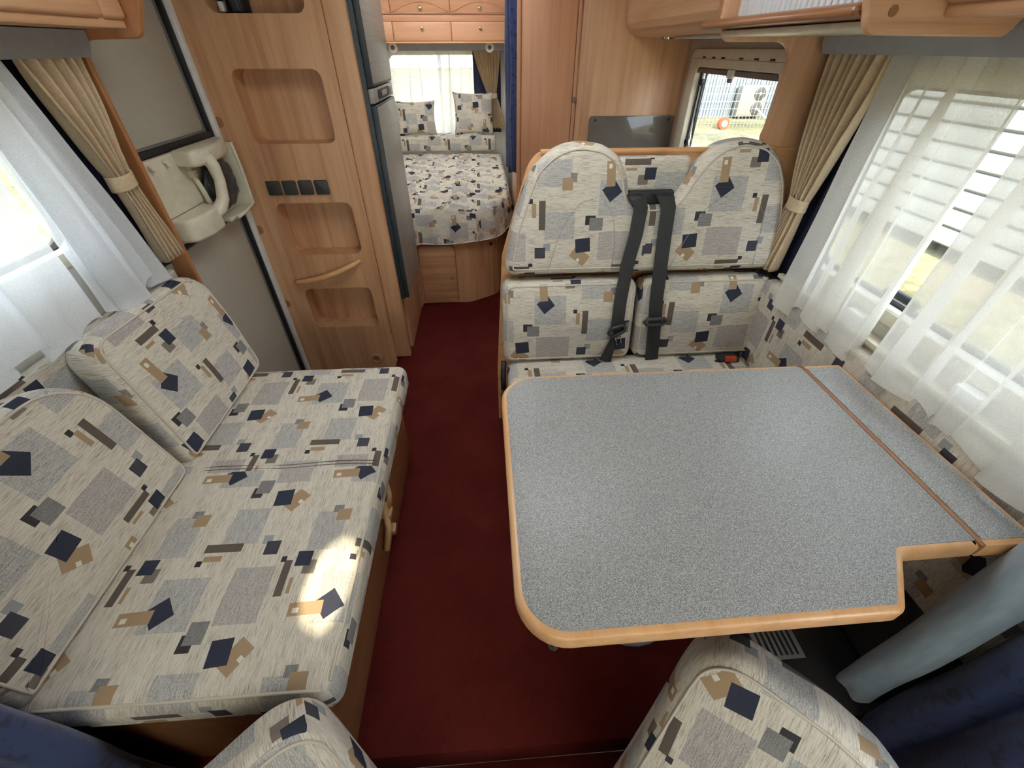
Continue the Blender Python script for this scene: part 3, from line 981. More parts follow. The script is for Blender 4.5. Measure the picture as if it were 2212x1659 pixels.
# ------------------------------------------------------------------ dinette bench
bs = thing('bench_box', 'wooden storage box under the dinette bench', 'storage box', (0.58, 1.1, 0))
box('front_board', (0.075, 0.845, 0.0), (1.09, 0.862, 0.362), M_WOODX, bs, 0.003)
box('side_board', (0.075, 0.862, 0.0), (0.093, 1.49, 0.362), M_WOODY, bs, 0.003)
box('top_board', (0.093, 0.862, 0.345), (1.09, 1.49, 0.362), M_WOODX, bs)
bseat = cushion('bench_seat_cushion', (0.065, 0.81, 0.364), (1, 0, 0), (0, 1, 0), (0, 0, 1), 0.96, 0.58, 0.108, 0.035, 0.008, (0.262, 1.06), M_UPH, None, 30, 14)
tag(bseat, 'patterned seat cushion of the dinette bench behind the table', 'cushion')
kk = 0.18
dv_ = Vector((0, kk, 1)).normalized()
dn_ = Vector((0, -1, kk)).normalized()


def bench_pt(z):
    return 1.39+kk*(z-0.8)


def fix_bench_uv(o, off):
    while o.data.uv_layers:
        o.data.uv_layers.remove(o.data.uv_layers[0])
    cloth_uv(o, (1, 0, 0), (0, 0, 1), dn_, off)


zb = 0.478
O_ = Vector((0, bench_pt(zb), zb))-dn_*0.10
for nm, x0, x1, off, lab in (('bench_back_cushion', 0.052, 0.556, (0.067, 0.4495), 'lower patterned back cushion of the bench nearest the aisle'),
                             ('bench_back_cushion', 0.568, 1.072, (0.774, 0.4705), 'lower patterned back cushion of the bench nearest the window')):
    o, rim = pad(nm, round_poly(rect(x0, x1, 0.0, 0.322), [0.035, 0.035, 0.045, 0.045], 8), O_, (1, 0, 0), dv_, dn_, 0.10, 0.032, 0.010, (0, 0), M_UPH)
    fix_bench_uv(o, off)
    tag(o, lab, 'cushion', 'lower bench back cushions')
    tube('piping', rim, 0.003, M_UPH, o, 6, True)

HEAD = [(0.066, 0.844), (0.089, 0.966), (0.128, 1.078), (0.157, 1.15), (0.215, 1.2), (0.268, 1.222), (0.315, 1.227), (0.389, 1.216), (0.444, 1.184), (0.477, 1.126), (0.492, 1.062),
        (0.51, 1.045), (0.62, 1.045), (0.640, 1.05), (0.654, 1.075), (0.687, 1.136), (0.724, 1.181), (0.776, 1.218), (0.847, 1.232), (0.928, 1.216), (0.988, 1.171), (1.025, 1.103), (1.045, 1.019), (1.065, 0.90),
        (1.068, 0.845), (1.045, 0.812), (0.09, 0.812), (0.07, 0.822)]
O2 = Vector((0, bench_pt(0.8), 0.8))-dn_*0.12
ho, rim = pad('bench_headrest_cushion', [(x, (z-0.8)/dv_.z) for x, z in HEAD], O2, (1, 0, 0), dv_, dn_, 0.12, 0.045, 0.0, (0, 0), M_UPH, None, False, 0.012, 3)
fix_bench_uv(ho, lambda c: (0.278, 0.8205) if c.x < 0.56 else (0.656, 0.8265))
tag(ho, 'patterned upper backrest of the bench with two rounded headrests', 'cushion')
tube('piping', rim, 0.003, M_UPH, ho, 6, True)


def on_head(x, z, h=0.001):
    return Vector((x, bench_pt(z), z))+dn_*h


# sewn darts in the two headrests
for pts in ([(0.215, 0.83), (0.245, 0.93), (0.275, 1.0), (0.32, 1.05), (0.36, 1.06)], [(0.445, 0.83), (0.448, 0.92), (0.435, 1.0), (0.40, 1.055)],
            [(0.655, 0.83), (0.70, 0.93), (0.745, 1.02), (0.80, 1.06)], [(0.965, 0.83), (0.965, 0.92), (0.962, 1.0), (0.93, 1.04)]):
    tube('dart_seam', [on_head(x, z, 0.0005) for x, z in pts], 0.0008, M_VAL, ho, 5)
mid = cushion('bench_middle_pad', (0.44, 1.518, 1.0), (1, 0, 0), (0, 0.06, 1), (0, -1, 0.06), 0.25, 0.172, 0.04, 0.018, 0.004, (0.30, 0.86), M_UPH)
tag(mid, 'small patterned pad between the two headrests above the belt slot', 'cushion')
slot = tag(prism('belt_slot', rrect(0.482, 0.638, 1.035, 1.078, 0.008), 'y', 1.452, 1.475, M_BLACK, bev=0.004), 'black slot the seat belts come out of', 'belt slot')

# partition behind the bench
bp_ = [(0.03, 0.0), (1.098, 0.0), (1.098, 1.187), (0.185, 1.187), (0.150, 1.15), (0.100, 0.985), (0.058, 0.84), (0.048, 0.65), (0.03, 0.3)]
part_b = tag(prism('trim_3', round_poly(bp_, [0, 0, 0, 0.05, 0.1, 0.1, 0.1, 0.2, 0], 6), 'y', 1.524, 1.536, M_EDGEX, bev=0.003),
             'wooden back panel behind the dinette bench', kind=S)
box('panel_cap', (0.19, 1.518, 1.178), (0.985, 1.538, 1.192), M_EDGEX, part_b, 0.004)


# seat belts
def strap(name, path, width, th, mat, parent=None):
    """path: list of (centre, width direction, normal)"""
    verts, faces = [], []
    for c, wd, nn in path:
        c, wd, nn = Vector(c), Vector(wd).normalized(), Vector(nn).normalized()
        ww = width*0.5
        verts += [c-wd*ww, c+wd*ww, c+wd*ww+nn*th, c+nn*th*1.6, c-wd*ww+nn*th]
    n = 5
    for i in range(len(path)-1):
        for k in range(n):
            a, b_ = i*n+k, i*n+(k+1) % n
            faces.append((a, b_, b_+n, a+n))
    faces.append(tuple(range(n)))
    faces.append(tuple((len(path)-1)*n+k for k in range(n)))
    me = bpy.data.meshes.new(name)
    me.from_pydata(verts, [], faces)
    bm = bmesh.new(); bm.from_mesh(me); bmesh.ops.recalc_face_normals(bm, faces=bm.faces[:]); bm.to_mesh(me); bm.free()
    o = link_obj(name, me, mat, parent)
    return autosmooth(o, 50)


def belt(label, top, mids, bottom, wtop, clip_at, clip_dir, second):
    e = thing('seat_belt', label, 'seat belt', (bottom[0], bench_pt(bottom[1])-0.02, bottom[1]), 'bench seat belts')
    pts = [top]+mids+[clip_at]
    path = []
    path.append(((top[0]-0.008, 1.455, 1.066), (1, 0, 0), (0, 0, 1)))
    path.append(((top[0]-0.006, 1.43, 1.064), (1, 0, 0.05), (0, -0.5, 1)))
    for i, (x, z) in enumerate(pts):
        a = pts[max(0, i-1)]; b_ = pts[min(len(pts)-1, i+1)]
        d = Vector((a[0]-b_[0], 0, a[1]-b_[1])).normalized()
        wd = Vector((d.z, 0, -d.x))
        path.append((on_head(x, z, 0.012), wd, dn_))
    strap('upper_strap', path, wtop, 0.0025, M_BELT, e)
    a, b_ = clip_at, bottom
    d = Vector((a[0]-b_[0], 0, a[1]-b_[1])).normalized()
    wd = Vector((d.z, 0, -d.x))
    if second == 'twist':
        w2_ = [0.35, 0.55, 0.8, 1.0]
        for k in range(1):
            pth = [(on_head(a[0]+(b_[0]-a[0])*s, a[1]+(b_[1]-a[1])*s, 0.012), wd, dn_) for s in (0, 0.33, 0.66, 1)]
        o = strap('lower_strap', pth, 0.05, 0.0025, M_BELT, e)
        n = 5
        for i in range(4):
            c = sum((o.data.vertices[i*n+k].co for k in range(n)), Vector())/n
            for k in range(n):
                o.data.vertices[i*n+k].co = c+(o.data.vertices[i*n+k].co-c)*w2_[i]
    else:
        strap('lower_strap', [(on_head(a[0]+(b_[0]-a[0])*s, a[1]+(b_[1]-a[1])*s, 0.012), wd, dn_) for s in (0, 0.5, 1)], wtop, 0.0025, M_BELT, e)
    c = on_head(clip_at[0], clip_at[1], 0.018)
    if second == 'twist':
        q = [c+Vector((x, 0, z)) for x, z in ((-0.03, -0.004), (-0.026, 0.014), (0.018, 0.03), (0.03, 0.02), (0.028, 0.004), (-0.015, -0.022))]
        tube('tongue_plate', q, 0.0075, M_DARKP, e, 8, True)
        q = [c+Vector((x, -0.002, z)) for x, z in ((-0.002, -0.024), (0.016, -0.016), (0.024, -0.048), (0.008, -0.056))]
        tube('metal_tongue', q, 0.003, M_CHROME, e, 6, True)
    else:
        q = [c+Vector((x, 0, z)) for x, z in ((-0.042, 0.0), (-0.032, 0.012), (0.032, 0.014), (0.042, 0.004), (0.03, -0.010), (-0.032, -0.012))]
        tube('tongue_plate', q, 0.0075, M_DARKP, e, 8, True)
    return e


belt('black seat belt on the aisle side slanting down to its clip and tongue', (0.508, 1.06), [(0.520, 1.03), (0.515, 0.95), (0.497, 0.85), (0.487, 0.72)], (0.452, 0.478), 0.048,
     (0.485, 0.60), None, 'twist')
belt('black seat belt on the window side hanging straight over the cushions', (0.602, 1.06), [(0.614, 1.03), (0.615, 0.95), (0.618, 0.85), (0.622, 0.72)], (0.640, 0.478), 0.050,
     (0.630, 0.635), None, 'flat')
bk = thing('belt_buckle', 'black belt buckle with a red button on the bench seat', 'buckle', (0.945, 1.30, 0.474))
box('buckle_body', (0.90, 1.285, 0.474), (0.985, 1.325, 0.497), M_BLACK, bk, 0.008)
box('release_button', (0.925, 1.279, 0.480), (0.968, 1.30, 0.4995), M_RUST, bk, 0.003)
bk = thing('belt_anchor', 'black belt stalk hanging at the aisle end of the bench', 'buckle', (0.05, 1.33, 0.2))
tube('stalk', [(0.052, 1.36, 0.47), (0.048, 1.34, 0.40), (0.05, 1.32, 0.34)], 0.011, M_BLACK, bk)
box('stalk_buckle', (0.036, 1.26, 0.22), (0.062, 1.32, 0.36), M_BLACK, bk, 0.007)

# ------------------------------------------------------------------ padding along the right wall
pad_r = cushion('wall_pad', (1.03+0.055, 0.20, 0.36), (0, 0, 1), (0, 1, 0), (-1, 0, 0), 0.425, 1.19, 0.055, 0.022, 0.004, (0.05, 0.13), M_UPH, None, 8, 30)
tag(pad_r, 'patterned padded panel on the right wall below the dinette window', 'padding')

# ------------------------------------------------------------------ table
tb = thing('dinette_table', 'grey speckled dinette table with beech edge, notched corner and side leaf', 'table', (0.5, 0.6, 0))
TOP = [(0.037, 0.913), (0.037, 0.261), (0.658, 0.268), (0.734, 0.366), (0.892, 0.368), (0.892, 0.912)]
TRD = [0.085, 0.075, 0.014, 0.022, 0.003, 0.003]


def grow(lp, d):
    n = len(lp)
    A = sum(lp[i][0]*lp[(i+1) % n][1]-lp[(i+1) % n][0]*lp[i][1] for i in range(n))
    out = []
    for i in range(n):
        p, a, c = Vector(lp[i]), Vector(lp[i-1]), Vector(lp[(i+1) % n])
        e1, e2 = (p-a).normalized(), (c-p).normalized()
        n1, n2 = Vector((e1.y, -e1.x)), Vector((e2.y, -e2.x))
        if A < 0: n1, n2 = -n1, -n2
        m = (n1+n2); m = m/(1+n1.dot(n2))
        out.append(tuple(p+m*d))
    return out


edge = grow(TOP, 0.013)
edge = [(min(x, 0.893), y) for x, y in edge]
prism('beech_edge', round_poly(edge, [r_+0.012 if i < 4 else 0.003 for i, r_ in enumerate(TRD)], 10), 'z', 0.690, 0.7295, M_EDGE, tb, bev=0.009, seg=3)
prism('table_top', round_poly(TOP, TRD, 10), 'z', 0.728, 0.7308, M_LAM, tb, bev=0.0006)
LEAF = [(0.906, 0.368), (1.003, 0.368), (1.003, 0.908), (0.906, 0.908)]
prism('leaf_edge', round_poly([(0.902, 0.355), (1.014, 0.355), (1.014, 0.92), (0.902, 0.92)], 0.006), 'z', 0.690, 0.7295, M_EDGEX, tb, bev=0.006)
prism('leaf_top', round_poly(LEAF, 0.006), 'z', 0.728, 0.7308, M_LAM, tb, bev=0.0006)
box('hinge_strip', (0.8925, 0.356, 0.700), (0.9025, 0.918, 0.7316), M_RAIL, tb, 0.002)
lathe('leg', [(0.035, 0.03), (0.03, 0.06), (0.03, 0.60), (0.05, 0.66), (0.06, 0.69)], (0.42, 0.62, 0), M_CABGREY, tb, 'z', 20)
lathe('leg_foot', [(0.15, 0.0), (0.15, 0.012), (0.05, 0.03), (0.04, 0.035)], (0.42, 0.62, 0), M_CABGREY, tb, 'z', 24)
lathe('stop_peg', [(0.009, 0.668), (0.010, 0.69)], (0.085, 0.265, 0), M_DARKP, tb, 'z', 10)
box('wall_rail', (1.0, 0.40, 0.655), (1.028, 0.88, 0.69), M_CABGREY, tb, 0.003)
# smudge on the table top
box('under_frame', (0.25, 0.40, 0.672), (0.6, 0.84, 0.691), M_CABDARK, tb, 0.003)

# ------------------------------------------------------------------ kitchen
kc = thing('kitchen_unit', 'low kitchen unit with worktop hidden behind the bench', 'cabinet', (0.8, 2.1, 0))
box('carcass', (0.56, 1.56, 0.0), (1.095, 2.69, 0.86), M_WOODZ, kc, 0.003)
box('worktop', (0.54, 1.558, 0.86), (1.095, 2.692, 0.892), M_LAM, kc, 0.006)
wd_ = thing('wardrobe', 'tall beech wardrobe block behind the kitchen with a knobbed door', 'wardrobe', (0.65, 2.9, 0))
box('carcass', (0.212, 2.704, 0.0), (1.098, 3.25, 1.97), M_WOODZ, wd_, 0.003)
box('side_panel', (0.523, 2.696, 0.0), (1.098, 2.7035, 1.97), M_WOODZ, wd_, 0.001)
M_WD2 = wood('wardrobe_door_beech', srgb(176, 122, 88), srgb(196, 142, 106), srgb(208, 156, 120), 'z')
dr = box('wardrobe_door', (0.222, 2.690, 0.06), (0.496, 2.7035, 1.95), M_WD2, wd_, 0.004)
box('door_stile', (0.498, 2.692, 0.06), (0.516, 2.7035, 1.95), M_WD2, wd_, 0.003)
box('corner_post', (0.198, 2.692, 0.0), (0.2195, 2.72, 1.97), M_WD2, wd_, 0.008)
knob((0.507, 2.692, 1.232), 'y', wd_, 0.012, -1, M_BLIND)
gp = thing('glass_splash_panel', 'smoked glass panel screwed to the wood wall beside the kitchen window', 'glass panel', (0.84, 2.69, 0.93))
prism('glass', round_poly(rect(0.602, 1.082, 0.92, 1.154), 0.012), 'y', 2.686, 2.694, M_DGLASS, gp, bev=0.001)
for x_ in (0.635, 1.05):
    lathe('screw_cap', [(0.007, 0), (0.006, -0.004)], (x_, 2.686, 1.135), M_BLACK, gp, 'y', 10)
# upper kitchen cabinet with rounded front
uc = thing('kitchen_wall_cabinet', 'beech wall cabinet with a rounded lower front above the kitchen', 'cabinet', (0.9, 2.1, 1.488))
prof = round_poly([(0.742, 1.97), (0.735, 1.64), (0.745, 1.535), (0.772, 1.500), (0.82, 1.488), (1.098, 1.488), (1.098, 1.97)], [0, 0.1, 0.05, 0.04, 0.03, 0, 0])
prism('carcass', prof, 'y', 1.558, 2.689, M_WOODY, uc)
prism('front_door', round_poly([(0.7335, 1.945), (0.7265, 1.65), (0.7365, 1.54), (0.752, 1.515), (0.757, 1.52), (0.744, 1.545), (0.735, 1.65), (0.7415, 1.945)], 0.003), 'y', 1.66, 2.66, M_WOODY, uc)
box('light_strip', (0.85, 1.54, 1.478), (1.0, 2.3, 1.4885), M_WALL, uc, 0.003)
for yy in (2.62, 2.30):
    lathe('spot_light', [(0.034, 0.0), (0.032, -0.008), (0.024, -0.010)], (0.93, yy, 1.4885), M_CHROME, uc, 'z', 18)
lathe('lock_button', [(0.012, 0), (0.013, -0.006), (0.008, -0.009)], (0.733, 1.72, 1.60), M_BLIND, uc, 'x', 12)

# tambour locker and rail
tl = thing('tambour_locker', 'shelf locker with pale grey tambour slats behind a rounded wooden rail', 'locker', (0.85, 1.25, 1.478))
for k in range(27):
    y0 = 0.965+k*0.0215
    o = box('slat', (0.742, y0, 1.495), (0.750, y0+0.0185, 1.93), M_SLAT, tl, 0.0025, 1) if k == 0 else None
    if k == 0:
        first_slat = o
    else:
        c = first_slat.copy(); COL.objects.link(c); c.location.y += k*0.0215
box('slat_backing', (0.7505, 0.96, 1.492), (0.756, 1.55, 1.95), M_BLIND, tl)
rp = round_poly([(0.672, 1.492), (0.72, 1.488), (0.735, 1.495), (0.735, 1.508), (0.70, 1.514), (0.675, 1.510)], 0.014, 5)
prism('rail', rp, 'y', 0.958, 1.62, M_RAIL, tl, bev=0.008, seg=3)
box('shelf', (0.705, 0.958, 1.474), (1.05, 1.536, 1.487), M_CREAM, tl, 0.003)

# near right bulkhead and overhead locker
b2 = [(0.672, 1.97), (0.672, 1.53), (0.700, 1.466), (0.968, 1.464), (0.99, 1.495), (XR, 1.495), (XR, 1.97)]
tag(prism('trim_4', round_poly(b2, [0, 0.05, 0.028, 0.012, 0.01, 0, 0], 8), 'y', 0.938, 0.956, M_WOODX, bev=0.003), 'wooden end panel of the right overhead locker', kind=S)
lathe('screw_cap', [(0.0085, 0.0), (0.0085, -0.0015)], (0.732, 0.938, 1.499), M_CAP, bpy.data.objects['trim_4'], 'y', 14)


def locker(label, s, xf, y0, y1, x_wall, splits):
    e = thing('overhead_locker', label, 'locker', (s*(abs(xf)+abs(x_wall))/2, (y0+y1)/2, 1.49))
    lo, hi = sorted((xf+s*0.03, x_wall))
    box('carcass', (lo, y0, 1.490), (hi, y1, 1.97), M_WOODY, e, 0.003)
    a, b_ = sorted((xf+s*0.012, xf+s*0.03))
    box('rail', (a, y0, 1.490), (b_, y1, 1.512), M_WOODY, e, 0.004)
    ys = [y0]+splits+[y1]
    for p, q in zip(ys[:-1], ys[1:]):
        a, b_ = sorted((xf, xf+s*0.03))
        box('door', (a, p+0.002, 1.508), (b_, q-0.002, 1.96), M_WOODY, e, 0.009, 3)
    return e


locker('beech overhead locker above the left sofa window', -1, -0.90, 0.26, 1.495, XL+0.002, [0.85, 1.41])
locker('beech overhead locker above the dinette window at right', 1, 0.815, 0.26, 0.937, XR-0.002, [0.68])

# valances
tag(prism('curtain_valance', [(XL+0.002, 1.430), (-1.038, 1.432), (-1.024, 1.46), (-1.022, 1.488), (XL+0.002, 1.488)], 'y', 0.26, 1.495, M_VAL), 'grey valance above the left sheer curtain', 'valance')
tag(prism('curtain_valance', [(XR-0.002, 1.432), (1.010, 1.434), (0.998, 1.46), (0.996, 1.49), (XR-0.002, 1.49)], 'y', 0.26, 1.503, M_VAL), 'grey valance above the right sheer curtain', 'valance')

# ------------------------------------------------------------------ curtains
def cloth_grid(name, fn, nu, nv, mat, parent=None, thick=0.0):
    verts = [fn(i/nu, j/nv) for j in range(nv+1) for i in range(nu+1)]
    faces = [(j*(nu+1)+i, j*(nu+1)+i+1, (j+1)*(nu+1)+i+1, (j+1)*(nu+1)+i) for j in range(nv) for i in range(nu)]
    me = bpy.data.meshes.new(name)
    me.from_pydata(verts, [], faces)
    o = link_obj(name, me, mat, parent, True)
    if thick:
        md_ = o.modifiers.new('thickness', 'SOLIDIFY')
        md_.thickness = thick
        md_.offset = 0
    return o


def ease(t): return t*t*(3-2*t)


def sheer(name, label, X, inward, ytop0, ytop1, ybot0, ybot1, ztop, hem, folds, amp, mat, seed, axis='y'):
    L = abs(ybot1-ybot0)/folds

    def fn(s, t):
        y = (ytop0+(ytop1-ytop0)*s)*(1-t)+(ybot0+(ybot1-ybot0)*s)*t
        ph = s*folds*2*PI+1.5*math.sin(s*7+seed)+0.8*math.sin(s*17+seed*2)
        g = (0.75+0.45*math.sin(s*13+seed*3))
        open_ = 0.35+0.65*min(1, t*2.2)
        y += L*0.42*g*open_*math.sin(ph)*min(1, s*9, (1-s)*9)
        off = 1.25*amp*g*(0.5+0.6*t)*math.cos(ph)+0.006*noise.noise(Vector((s*14, t*3, seed)))
        zb = hem+0.014*math.sin(ph*0.5+seed)+0.016*math.cos(ph)+0.012*math.sin(s*9+seed)
        z = ztop+(zb-ztop)*t
        d = X+inward*(0.022+off+0.018*t)
        return (d, y, z) if axis == 'y' else (y, d, z)
    e = cloth_grid(name, fn, int(folds*26), 28, mat)
    sgn = inward*0.0012
    off_ = (lambda v: (v[0]+sgn, v[1], v[2])) if axis == 'y' else (lambda v: (v[0], v[1]+sgn, v[2]))
    cloth_grid('hem', lambda s, t: off_(fn(s, 0.972+0.028*t)), int(folds*26), 1, mat, e)
    tag(e, label, 'sheer curtain', 'sheer curtains')
    return e


sheer('sheer_curtain', 'white sheer curtain at the door end of the left sofa window', -1.085, 1, 1.085, 1.240, 1.09, 1.350, 1.445, 0.868, 3, 0.020, M_SHEER, 1.0)
sheer('sheer_curtain', 'white sheer curtain at the near end of the left sofa window', -1.085, 1, 0.24, 1.065, 0.20, 1.060, 1.445, 0.880, 8, 0.020, M_SHEER, 1.9)
sheer('sheer_curtain', 'ivory sheer curtain beside the dinette headrest', 1.070, -1, 0.885, 1.258, 0.905, 1.258, 1.445, 0.752, 5, 0.020, M_SHEERR, 2.4)
sheer('sheer_curtain', 'ivory sheer curtain at the table end of the dinette window', 1.070, -1, 0.22, 0.845, 0.20, 0.855, 1.445, 0.755, 8, 0.020, M_SHEERR, 0.8)


def tied_curtain(name, label, X, inward, top, tie_y, tie_w, bot, ztop, ztie, zbot, folds, mat, axis='y', band=True, seed=0.0, amp=0.011, group='beige tied curtains'):
    e = thing(name, label, 'curtain', (X, tie_y, zbot) if axis == 'y' else (tie_y, X, zbot), group)

    def fn(s, t):
        z = ztop+(zbot-ztop)*t
        if z >= ztie:
            k = (ztop-z)/(ztop-ztie)
            k2 = k**1.25
            y0 = top[0]+(tie_y-tie_w/2-top[0])*k2
            y1 = top[1]+(tie_y+tie_w/2-top[1])*k2
            a = amp*(0.75+0.5*math.sin(k*PI))+0.004*k
        else:
            k = (ztie-z)/(ztie-zbot)
            k2 = k**0.8
            y0 = tie_y-tie_w/2+(bot[0]-tie_y+tie_w/2)*k2
            y1 = tie_y+tie_w/2+(bot[1]-tie_y-tie_w/2)*k2
            a = amp*(1.0+0.5*k)
        ph = s*folds*2*PI+seed+0.8*math.sin(s*9+seed)
        d = X+inward*(0.018+a*math.sin(ph)+0.006*noise.noise(Vector((s*9, t*4, seed))))
        y = y0+(y1-y0)*s+0.002*math.cos(ph)
        z += 0.006*math.cos(ph)*max(0, (t-0.8)*5)
        return (d, y, z) if axis == 'y' else (y, d, z)
    cloth_grid('cloth', fn, folds*14, 44, mat, e, 0.0025)
    if band:
        lp = []
        for i in range(24):
            th = 2*PI*i/24
            yy, dd = tie_y+(tie_w/2+0.010)*math.cos(th), X+inward*(0.018+0.026*math.sin(th))
            lp.append((yy, dd))
        verts, faces = [], []
        for zz, g in ((-0.019, 1.0), (-0.017, 1.03), (0.017, 1.03), (0.019, 1.0)):
            for yy, dd in lp:
                y_, d_ = tie_y+(yy-tie_y)*g, dd
                z_ = ztie+zz+0.006*(yy-tie_y)/tie_w
                verts.append((d_, y_, z_) if axis == 'y' else (y_, d_, z_))
        for r_ in range(3):
            for i in range(24):
                faces.append((r_*24+i, r_*24+(i+1) % 24, (r_+1)*24+(i+1) % 24, (r_+1)*24+i))
        me = bpy.data.meshes.new('tie_band'); me.from_pydata(verts, [], faces)
        o = link_obj('tie_band', me, mat, e, True)
        m_ = o.modifiers.new('thickness', 'SOLIDIFY'); m_.thickness = 0.003
    return e


tied_curtain('beige_curtain', 'beige curtain tied back beside the left sheer and entrance door', -1.078, 1, (1.272, 1.478), 1.398, 0.062, (1.392, 1.485), 1.445, 1.148, 0.905, 5, M_BEIGE, seed=0.4, amp=0.017)
tied_curtain('beige_curtain', 'beige curtain tied back beside the dinette headrest', 1.060, -1, (1.275, 1.500), 1.395, 0.060, (1.385, 1.486), 1.445, 1.045, 0.815, 7, M_BEIGE, seed=1.7, amp=0.017)


def flat_cloth(name, label, X, y0, y1, z0, z1, mat, inward):
    def fn(s, t):
        return (X+inward*0.004*math.sin(s*19), y0+(y1-y0)*s, z1+(z0-z1)*t)
    o = cloth_grid(name, fn, 30, 4, mat, None, 0.003)
    return tag(o, label, 'curtain', 'navy blackout linings')


flat_cloth('blackout_lining', 'navy blackout cloth hanging behind the left beige curtain', -1.112, 1.17, 1.49, 0.86, 1.43, M_NAVY, 1)
flat_cloth('blackout_lining', 'navy blackout cloth hanging behind the right beige curtain', 1.092, 1.235, 1.50, 0.77, 1.43, M_NAVY, -1)

# cab divider curtains
def hanging(name, label, xy, z0, z1, mat, cat='curtain', amp=0.0, group=None):
    pts = [Vector(p) for p in xy]
    # Catmull-Rom through the plan points
    sm = []
    n = len(pts)
    for i in range(n-1):
        p0, p1, p2, p3 = pts[max(0, i-1)], pts[i], pts[i+1], pts[min(n-1, i+2)]
        for k in range(10):
            t = k/10
            sm.append(0.5*((2*p1)+(p2-p0)*t+(2*p0-5*p1+4*p2-p3)*t*t+(3*p1-p0-3*p2+p3)*t**3))
    sm.append(pts[-1])

    def fn(s, t):
        i = s*(len(sm)-1)
        a = sm[min(int(i), len(sm)-1)]; b_ = sm[min(int(i)+1, len(sm)-1)]
        p = a.lerp(b_, i-int(i))
        z = z1+(z0-z1)*t
        k = 0.012*noise.noise(Vector((p.x*8, p.y*8, z*3)))
        return (p.x+k, p.y+k, z+0.012*math.sin(s*13)*t)
    o = cloth_grid(name, fn, (n-1)*10, 24, mat, None, 0.003)
    return tag(o, label, cat, group)


hanging('satin_curtain', 'light blue satin fold of the cab curtain hanging beside the table', [(1.0, 0.335), (0.965, 0.350), (0.94, 0.337), (0.932, 0.308), (0.945, 0.282), (0.975, 0.27)], 0.07, 1.46, M_SATIN)
hanging('cab_curtain', 'dark navy cab curtain bunched at the right cab pillar', [(1.0, 0.262), (0.965, 0.235), (0.955, 0.20), (0.985, 0.17), (0.955, 0.14), (0.945, 0.10), (0.98, 0.06), (0.95, 0.02), (0.94, -0.04), (0.985, -0.09)], -0.1, 1.46, M_NAVYV, group='navy cab curtains')
hanging('cab_curtain', 'dark navy cab curtain bunched beside the near end of the sofa', [(-1.02, 0.262), (-0.93, 0.266), (-0.85, 0.264), (-0.806, 0.255), (-0.788, 0.235), (-0.805, 0.205), (-0.84, 0.19), (-0.86, 0.16), (-0.83, 0.13), (-0.87, 0.09), (-0.93, 0.07)], -0.145, 1.46, M_NAVYV, group='navy cab curtains')

# ------------------------------------------------------------------ bedroom
bb_ = thing('bed_platform', 'wooden rounded bed platform with a small locker door at the aisle end', 'bed', (-0.1, 3.5, 0))
BO = [(-0.47, 2.772), (-0.12, 2.772), (0.08, 2.90), (0.17, 3.15), (0.17, 4.78), (-1.10, 4.78), (-1.10, 2.72), (-0.47, 2.72)]
prism('base_panel', round_poly(BO, [0, 0.12, 0.2, 0.2, 0, 0, 0, 0], 10), 'z', 0.0, 0.50, M_WOODZ, bb_)
prism('door_shadow_gap', round_poly(rect(-0.456, -0.208, 0.008, 0.429), [0.022, 0.022, 0.042, 0.022], 6), 'y', 2.768, 2.7735, M_CAP, bb_)  # brown plate drawing the shadow line round the locker door
ld = prism('locker_door', round_poly(rect(-0.452, -0.212, 0.012, 0.425), [0.02, 0.02, 0.04, 0.02], 6), 'y', 2.754, 2.7675, M_WOODX, bb_, bev=0.004)
knob((-0.243, 2.754, 0.212), 'y', ld, 0.010)
lathe('floor_light', [(0.012, 0), (0.012, -0.004)], (0.035, 2.845, 0.40), M_BLACK, bb_, 'y', 12)
# quilt
QO = round_poly([(-1.08, 2.74), (-0.43, 2.735), (-0.10, 2.735), (0.08, 2.86), (0.168, 3.10), (0.168, 4.50), (-1.08, 4.50)], [0.02, 0.05, 0.16, 0.2, 0.2, 0.02, 0.02], 8)
lp = resample(QO, 0.022)
n = len(lp)
cen = Vector((-0.35, 3.55))
nor = []
for i in range(n):
    t = (lp[(i+1) % n]-lp[i-1]).normalized()
    nor.append(Vector((t.y, -t.x)))
rows = []
bm = bmesh.new()


def wr_(p, k=1.0):
    n1 = noise.noise(Vector((p.x*9, p.y*26, 3.1)))
    n2 = noise.noise(Vector((p.x*22, p.y*60, 7.7)))
    return k*(0.013*n1+0.012*n2)


for s in [0.02]+[i/56 for i in range(2, 57)]:
    rows.append([bm.verts.new((cen.x+(p.x-cen.x)*s, cen.y+(p.y-cen.y)*s, 0.672-0.012*max(0, s-0.8)*5+wr_(cen+(p-cen)*s, 1.6))) for p in lp])
for out_, z in ((0.012, 0.645), (0.022, 0.61), (0.030, 0.57), (0.034, 0.53), (0.036, 0.497), (0.036, 0.462)):
    rows.append([bm.verts.new((p.x+nn.x*(out_+0.010*math.sin(i*0.9)*(0.68-z)*5), p.y+nn.y*(out_+0.010*math.sin(i*0.9)*(0.68-z)*5), z+0.006*math.sin(i*0.33)*(0.68-z)*4)) for i, (p, nn) in enumerate(zip(lp, nor))])
for a, b_ in zip(rows[:-1], rows[1:]):
    for i in range(n):
        bm.faces.new((a[i], a[(i+1) % n], b_[(i+1) % n], b_[i]))
bm.faces.new(rows[0])
quilt = from_bm('bed_quilt', bm, M_UPH, None, True)
cloth_uv(quilt, (1, 0, 0), (0, 1, 0), (0, 0, 1), (0.05, 0.1))
tag(quilt, 'crumpled patterned bedspread covering the rear bed', 'bedspread')
tube('hem', [v_ for v_ in [(p.x+nn.x*0.037, p.y+nn.y*0.037, 0.462+0.006*math.sin(i*0.33)*0.87) for i, (p, nn) in enumerate(zip(lp, nor))]], 0.004, M_WHITE, quilt, 6, True)
